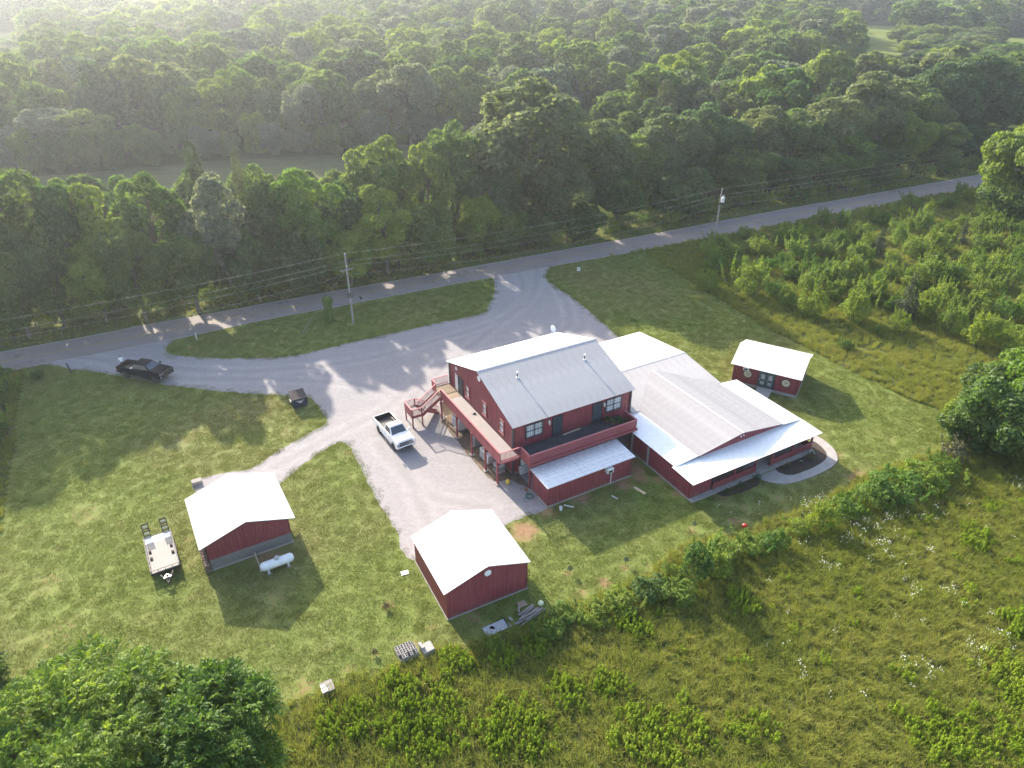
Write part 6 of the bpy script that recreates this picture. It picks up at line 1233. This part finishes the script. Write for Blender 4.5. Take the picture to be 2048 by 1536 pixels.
# ivy grown post on the island
iv = thing('ivy_post', 'post smothered in bright green ivy on the grass island', 'ivy post', (-25.24, 89.16, 0)); m = MB(); m.tube((0, 0, 0), (0, 0, 3.0), .1, .09, 8); m.build('post', 'pole_wood', iv)
r = np.random.default_rng(3); n = 2600; z = r.uniform(.1, 3.6, n); rad = np.where(z > 2.3, .72 * np.sqrt(np.clip(1 - ((z - 2.9) / .8) ** 2, .05, 1)), .48) * r.uniform(.7, 1.1, n); a = r.uniform(0, 6.28, n); C = np.column_stack([rad * np.cos(a), rad * np.sin(a), z]); N_ = unit(np.column_stack([np.cos(a), np.sin(a), .5 + 0 * a]) + r.normal(0, .4, (n, 3))); V, F = leaf_arrays(C, N_, .08 * r.uniform(.7, 1.3, n), .8, r); link('ivy', quads_mesh('ivy', V, F, ['leaf_near'], np.repeat(r.random(n), 4)), iv)

# foreground trees with feathery compound leaves
def feather_crown(seed, H, Rr, z0, nl, ns, mat, ln=.75, lf=.125, droop=.4, leaflets=11):
    r = np.random.default_rng(seed); V0, F0, T0, LC, LR = lobe_crown(seed, H, Rr, z0, nl, 1200, .2, lr=(.22, .33)); p = LR ** 2 / (LR ** 2).sum(); li = r.choice(len(LR), ns, p=p); zc = (H + z0) / 2
    D = unit(r.normal(size=(ns, 3)) + .6 * unit(LC[li] - np.array([0, 0, zc * .8])) + np.array([0, 0, .45])); C = LC[li] + D * (LR[li] * r.uniform(.45, 1.0, ns))[:, None] * np.array([1, 1, .85]); tint = np.clip(.35 * r.random(len(LR))[li] + .65 * r.random(ns), 0, 1)
    dirr = unit(D + r.normal(0, .55, (ns, 3))); side = unit(np.cross(dirr, np.array([0, 0, 1.]) + r.normal(0, .2, (ns, 3)))); Vs, Fs, Ts = [], [], []; o = 0
    for q in range(leaflets):
        u = (q // 2 + 1) / (leaflets // 2 + 1); sg = 1 if q % 2 else -1; pos = C + dirr * (ln * u) + np.array([0, 0, -1.]) * (droop * ln * u * u); ax = unit(side * sg * (1.0 if q < leaflets - 1 else .1) + dirr * .75 - np.array([0, 0, .25])); nrm = unit(np.cross(ax, dirr) * sg + np.array([0, 0, .5]) + r.normal(0, .35, (ns, 3)))
        V, F = leaf_arrays(pos + ax * lf * .8, nrm, lf * r.uniform(.8, 1.25, ns), .34, r, U=ax); Vs.append(V); Fs.append(F + o); o += len(V); Ts.append(np.repeat(np.clip(tint + r.normal(0, .1, ns), 0, 1), 4))
    return quads_mesh('crown', np.concatenate(Vs), np.concatenate(Fs), [mat], np.concatenate(Ts)), LC
for seed, x, y, H, Rr, nl, ns, mat, lab in ((71, -24.6, 23.2, 9.4, 6.8, 58, 9000, 'leaf_near', 'large leafy pecan-like tree with feathery leaves at the lawn corner'), (72, -17.0, 24.6, 8.6, 4.1, 30, 4400, 'leaf_near', 'smaller feathery tree joined to the large one beside the field'), (73, -34.2, 28.2, 6.2, 3.0, 24, 2600, 'leaf_light', 'darker small tree at the edge of the lawn beyond the large feathery tree'), (74, -33.5, 20.5, 7.5, 4.2, 26, 2400, 'leaf_near', 'feathery tree on the outer side of the large leafy tree')):
    t = thing('leafy_tree', lab, 'tree', (x, y, 0), seed * 1.1); cm, LC = feather_crown(seed, H, Rr, 1.2, nl, ns, mat); link('trunk', trunk_mb(seed, H, Rr, LC, .2).mesh('trunk', 'bark'), t); link('crown', cm, t)

# grasses
def blade_tuft(seed, n, rad, h0, h1, w, lean=.5):
    r = np.random.default_rng(seed); a = r.uniform(0, 6.28, n); q = rad * np.sqrt(r.random(n)); B = np.column_stack([q * np.cos(a), q * np.sin(a), np.zeros(n)]); d = unit(np.column_stack([r.normal(size=n), r.normal(size=n), np.zeros(n)])); h = r.uniform(h0, h1, n)[:, None]; s = np.column_stack([-d[:, 1], d[:, 0], np.zeros(n)]) * w; le = lean * r.uniform(.3, 1.2, n)[:, None]; up = np.array([0, 0, 1.])
    V = np.stack([B - s, B + s, B + d * h * le * .35 + up * h * .6 - s * .8, B + d * h * le * .35 + up * h * .6 + s * .8, B + d * h * le + up * h], 1).reshape(-1, 3); i = np.arange(n)[:, None] * 5
    return V, (i + np.array([[0, 1, 3, 2]])), (i + np.array([[2, 3, 4]])), np.repeat(r.random(n), 5)
def tuft_mesh(name, mat, *a, **k): V, F4, F3, T = blade_tuft(*a, **k); return quads_mesh(name, V, F4, [mat], T, F3)
HOLES = [[tuple(S(a, b)[:2]) for a, b in q] for q in (((-9.2, -8.2), (-6.9, -8.2), (-6.9, -9.9), (-6.5, -12.8), (3.05, -12.8), (3.05, -9.9), (5.4, -9.0), (5.4, -18.8), (21.8, -18.8), (21.8, -7.4), (18.5, -7.4), (18.5, 6.3), (7, 6.3), (7, 7.2), (-9.2, 7.2)),)]
def building_rect(cx, cy, yaw, L, W): return [(cx + a * math.cos(yaw) - b * math.sin(yaw), cy + a * math.sin(yaw) + b * math.cos(yaw)) for a, b in ((-L / 2, -W / 2), (L / 2, -W / 2), (L / 2, W / 2), (-L / 2, W / 2))]
HOLES += [building_rect(-3.38, 41.67, R(117.4), 6.8, 7), building_rect(-23.3, 46.64, R(120.1), 6.6, 6.8), building_rect(30.7, 73.41, R(150.2), 7.4, 6.4), GPOLY, poly, [tuple(S(a, b)[:2]) for a, b in ((15.9, -18.7), (15.9, -20.3), (22.2, -20.2), (23, -19), (23, -17), (21.5, -17))]]
def open_ground(P):
    ok = np.ones(len(P), bool)
    for h in HOLES: ok &= ~in_poly(P, h)
    return ok & (poly_dist(P, lerp_line(.5)) > 3.1)
lp = proto_collection('lawn_proto', [tuft_mesh('lawn_tuft', 'blade_lawn', 40 + i, 230, .55, .028, .066, .011, lean=.9) for i in range(6)])
Pl = jitter_grid(-60, 50, 18, 118, .62, .45); Pl = Pl[in_poly(Pl, LAWN)]; Pl = Pl[open_ground(Pl)]; gp_ = np.array(GPOLY); gp_ = gp_[np.linalg.norm(gp_ - np.roll(gp_, 1, 0), axis=1) < 1.2]; gp_ = gp_ + rw.normal(0, .22, gp_.shape); Pl = np.r_[Pl, gp_[rw.random(len(gp_)) < .75]]; dl = dirt_amount(Pl); Pl = Pl[rw.random(len(Pl)) > dl * 1.5 - .12]; nl_ = len(Pl)
scatter('lawn_grass', np.column_stack([Pl, np.zeros(nl_)]), rw.uniform(0, 6.28, nl_), rw.uniform(.75, 1.25, nl_), rw.integers(0, 6, nl_), lp, 'blade_lawn', 'short mown grass of the yard', 'grass')
fp = proto_collection('field_proto', [tuft_mesh('field_tuft', 'blade_field', 60 + i, 60, .32, .25, .66, .012, lean=.85) for i in range(8)])
cx_ = jitter_grid(-30, 140, 12, 178, .48, .5); inl = in_poly(cx_, LAWN); view = (np.abs(cx_[:, 0]) < (cx_[:, 1] * .8585 + 22) * .76 + 3); roadline = 112 + cx_[:, 0] * .51
near_f = cx_[(~inl) & view & (cx_[:, 1] < roadline - 3)]; near_f = near_f[open_ground(near_f)]; d2 = np.hypot(near_f[:, 0], near_f[:, 1]); near_f = near_f[rw.random(len(near_f)) < np.clip(70 / d2, .3, 1)]
lf_ = jitter_grid(-75, -44, 44, 80, .6, .5); lf_ = lf_[~in_poly(lf_, LAWN) & (lf_[:, 1] < 106 + lf_[:, 0] * .51)]; lf_ = lf_[open_ground(lf_)]
vg = jitter_grid(-90, 125, 60, 190, .8, .5); dv = poly_dist(vg, FAR); side_ = vg[:, 1] > np.interp(vg[:, 0], [p[0] for p in FAR], [p[1] for p in FAR]); vg = vg[(dv < 5) & (dv > .4) & side_]
allf = np.r_[near_f, lf_, vg]; nf_ = len(allf); sc = rw.uniform(.6, 1.25, nf_); sc[len(near_f) + len(lf_):] *= .55
scatter('meadow_grass', np.column_stack([allf, np.zeros(nf_)]), rw.uniform(0, 6.28, nf_), sc, rw.integers(0, 8, nf_), fp, 'blade_field', 'tall rough meadow grass round the yard', 'grass')
# leafy weeds
def weed_mesh(seed):
    r = np.random.default_rng(seed); st = 9; B = r.normal(0, .22, (st, 2)); C, N_, T = [], [], []
    for i in range(st):
        h = r.uniform(.4, .85); le = r.normal(0, .12, 2)
        for q in range(26):
            u = r.uniform(.15, 1); a = r.uniform(0, 6.28); C.append([B[i, 0] + le[0] * u + .1 * (1.2 - u) * math.cos(a), B[i, 1] + le[1] * u + .1 * (1.2 - u) * math.sin(a), h * u]); N_.append([.5 * math.cos(a), .5 * math.sin(a), .8]); T.append(r.random())
    C, N_ = np.array(C), unit(np.array(N_) + r.normal(0, .3, (len(N_), 3))); V, F = leaf_arrays(C, N_, .075 * r.uniform(.7, 1.3, len(C)), .38, r); return quads_mesh('weed', V, F, ['weed_leaf'], np.repeat(T, 4))
wp = proto_collection('weed_proto', [weed_mesh(80 + i) for i in range(6)])
Pw = jitter_grid(-15, 60, 15, 62, .5, .5); Pw = Pw[~in_poly(Pw, LAWN)]
blobs = [(-6, 28.5, 3.6), (0, 28, 3.2), (5, 28.2, 3.4), (9.5, 27.5, 3.6), (3.5, 31.0, 2.0), (6.5, 31.5, 1.5), (16, 24.5, 3), (28, 27.5, 3), (35, 31, 3.6), (33, 27, 3), (38, 36, 2.4), (-11, 28.5, 2.2), (10.5, 31.0, 1.6), (-.5, 33.6, 1.2), (-4.0, 33.3, 1.5), (1.8, 34.3, 1.3), (14, 33, 1.4), (20, 30, 1.5), (22, 36, 1.3), (24, 41, 1.4), (18, 38.5, 1.5), (8.5, 37, 1.6), (29, 38, 1.2), (40, 46, 2), (38, 53.5, 2.4), (34.5, 52, 2.2), (31, 50, 1.8), (44, 50, 1.5), (15, 28, 1.5), (-8, 31.6, 1.0)]
dens = np.zeros(len(Pw))
blobs = [(x, y, q * .82) for i, (x, y, q) in enumerate(blobs) if i not in (2, 6, 12, 16, 17, 18, 19, 22)]
for x, y, q in blobs: dens = np.maximum(dens, np.clip(1.25 - np.hypot(Pw[:, 0] - x, Pw[:, 1] - y) / q, 0, 1))
Pw = Pw[rw.random(len(Pw)) < np.clip(dens * 1.2, .018, 1)]; nw = len(Pw)
scatter('leafy_weeds', np.column_stack([Pw, np.zeros(nw)]), rw.uniform(0, 6.28, nw), rw.uniform(.7, 1.35, nw), rw.integers(0, 6, nw), wp, 'weed_leaf', 'bright green leafy weeds spreading through the meadow', 'weeds')
# white wildflowers
def flower_mesh(seed):
    r = np.random.default_rng(seed); m = 7; C = np.column_stack([r.normal(0, .2, m), r.normal(0, .2, m), r.uniform(.6, .95, m)]); N_ = unit(r.normal(0, .25, (m, 3)) + np.array([0, 0, 1])); V, F = leaf_arrays(C, N_, .032 * r.uniform(.6, 1.3, m), .9, r); S0 = C * np.array([.6, .6, 0]); V2 = np.stack([S0 + [-.006, 0, 0], S0 + [.006, 0, 0], C + [.004, 0, 0], C - [.004, 0, 0]], 1).reshape(-1, 3); return quads_mesh('wildflower', np.r_[V, V2], np.r_[F, np.arange(4 * m).reshape(m, 4) + len(V)], ['petal_white', 'weed_leaf'], np.zeros(8 * m), None, np.r_[np.zeros(m), np.ones(m)])
wfp = proto_collection('wildflower_proto', [flower_mesh(90 + i) for i in range(5)])
FLOW = [(28.5, 50.6), (27.1, 49.8), (30.2, 48.3), (30.5, 47.0), (31.0, 46.1), (33.9, 47.6), (36.0, 48.3), (31.7, 43.4), (34.4, 44.5), (25.7, 42.2), (31.0, 40.1), (34.1, 39.6), (36.0, 35.5), (33.4, 34.4), (27.9, 33.1), (29.0, 32.5), (48.4, 54.0), (48.0, 52.1), (24.9, 46.1), (31.1, 44.8), (29.3, 45.2), (32.4, 46.2)]
Pq = np.concatenate([np.array(c) + rw.normal(0, .55, (int(rw.integers(3, 9)), 2)) for c in FLOW] + [np.column_stack([rw.uniform(18, 44, 40), rw.uniform(30, 52, 40)])]); nq = len(Pq)
scatter('white_wildflowers', np.column_stack([Pq, np.zeros(nq)]), rw.uniform(0, 6.28, nq), rw.uniform(.8, 1.15, nq), rw.integers(0, 5, nq), wfp, 'petal_white', 'white wildflowers sprinkled through the meadow', 'flowers')
# a few garden plants in the beds and tiny trees planted in the lawn
def small_plant(x, y, r_, h, mat, label, name='garden_plant', cat='plant', group=None, fl=None):
    t = thing(name, label, cat, (x, y, .01), 0, group); leaf_ball(t, r_, h * .4, 70 + int(r_ * 100), mat, .07)
    m = MB(); m.tube((0, 0, 0), (0, 0, h), .015, .008, 5); m.build('stem', 'bark', t)
    if fl: leaf_ball(t, r_ * .9, h * .55, 16, fl, .045).name = 'blossom'
for i, (a, b, r_, fl) in enumerate(((20.9, -19.1, .5, 'petal_white'), (20.3, -19.4, .45, 'flower_pink'), (17.4, -19.2, .3, 'flower_pink'), (16.7, -19.3, .3, 'flower_pink'), (18.9, -19.5, .25, 'petal_white'), (13.2, -19.1, .5, None), (11.0, -19.2, .4, None), (9.2, -19.3, .4, None))):
    p = S(a, b); small_plant(p.x, p.y, r_, .5, 'leaf_mid', {'petal_white': 'green plant with white blooms in the curved flower bed', 'flower_pink': 'small plant with pink blooms in the curved flower bed', None: 'dark green plant in the narrow bed before the porch'}[fl], group='bed plants ' + str(fl), fl=fl)
for x, y in ((9.4, 42.9), (4.7, 41.9), (16.0, 47.2)): small_plant(x, y, .28, 1.1, 'leaf_silver', 'newly planted thin sapling in a red dirt ring on the lawn', 'young_sapling', 'sapling', 'young saplings on the lawn')
for x, y in ((-9.7, 38.2), (-9.9, 34.0)): small_plant(x, y, .3, .5, 'leaf_russet', 'withered brown planting in a dirt patch on the lawn left of the near garage', 'young_sapling', 'sapling', 'withered plantings')

# ------------------------------------------------------------------ haze
t = NT('haze_air'); t.t.nodes.remove(t.b); pv = t.n('ShaderNodeVolumePrincipled'); pv.inputs['Color'].default_value = (.80, .89, 1.0, 1); pv.inputs['Density'].default_value = .00025; pv.inputs['Anisotropy'].default_value = .6
t.l(pv.outputs[0], t.out.inputs['Volume']); t.done('haze_air')
m = MB(); m.box(-1520, 1520, -80, 1520, -16, 47.5); hz_ = m.build('haze', 'haze_air'); stuff(hz_)
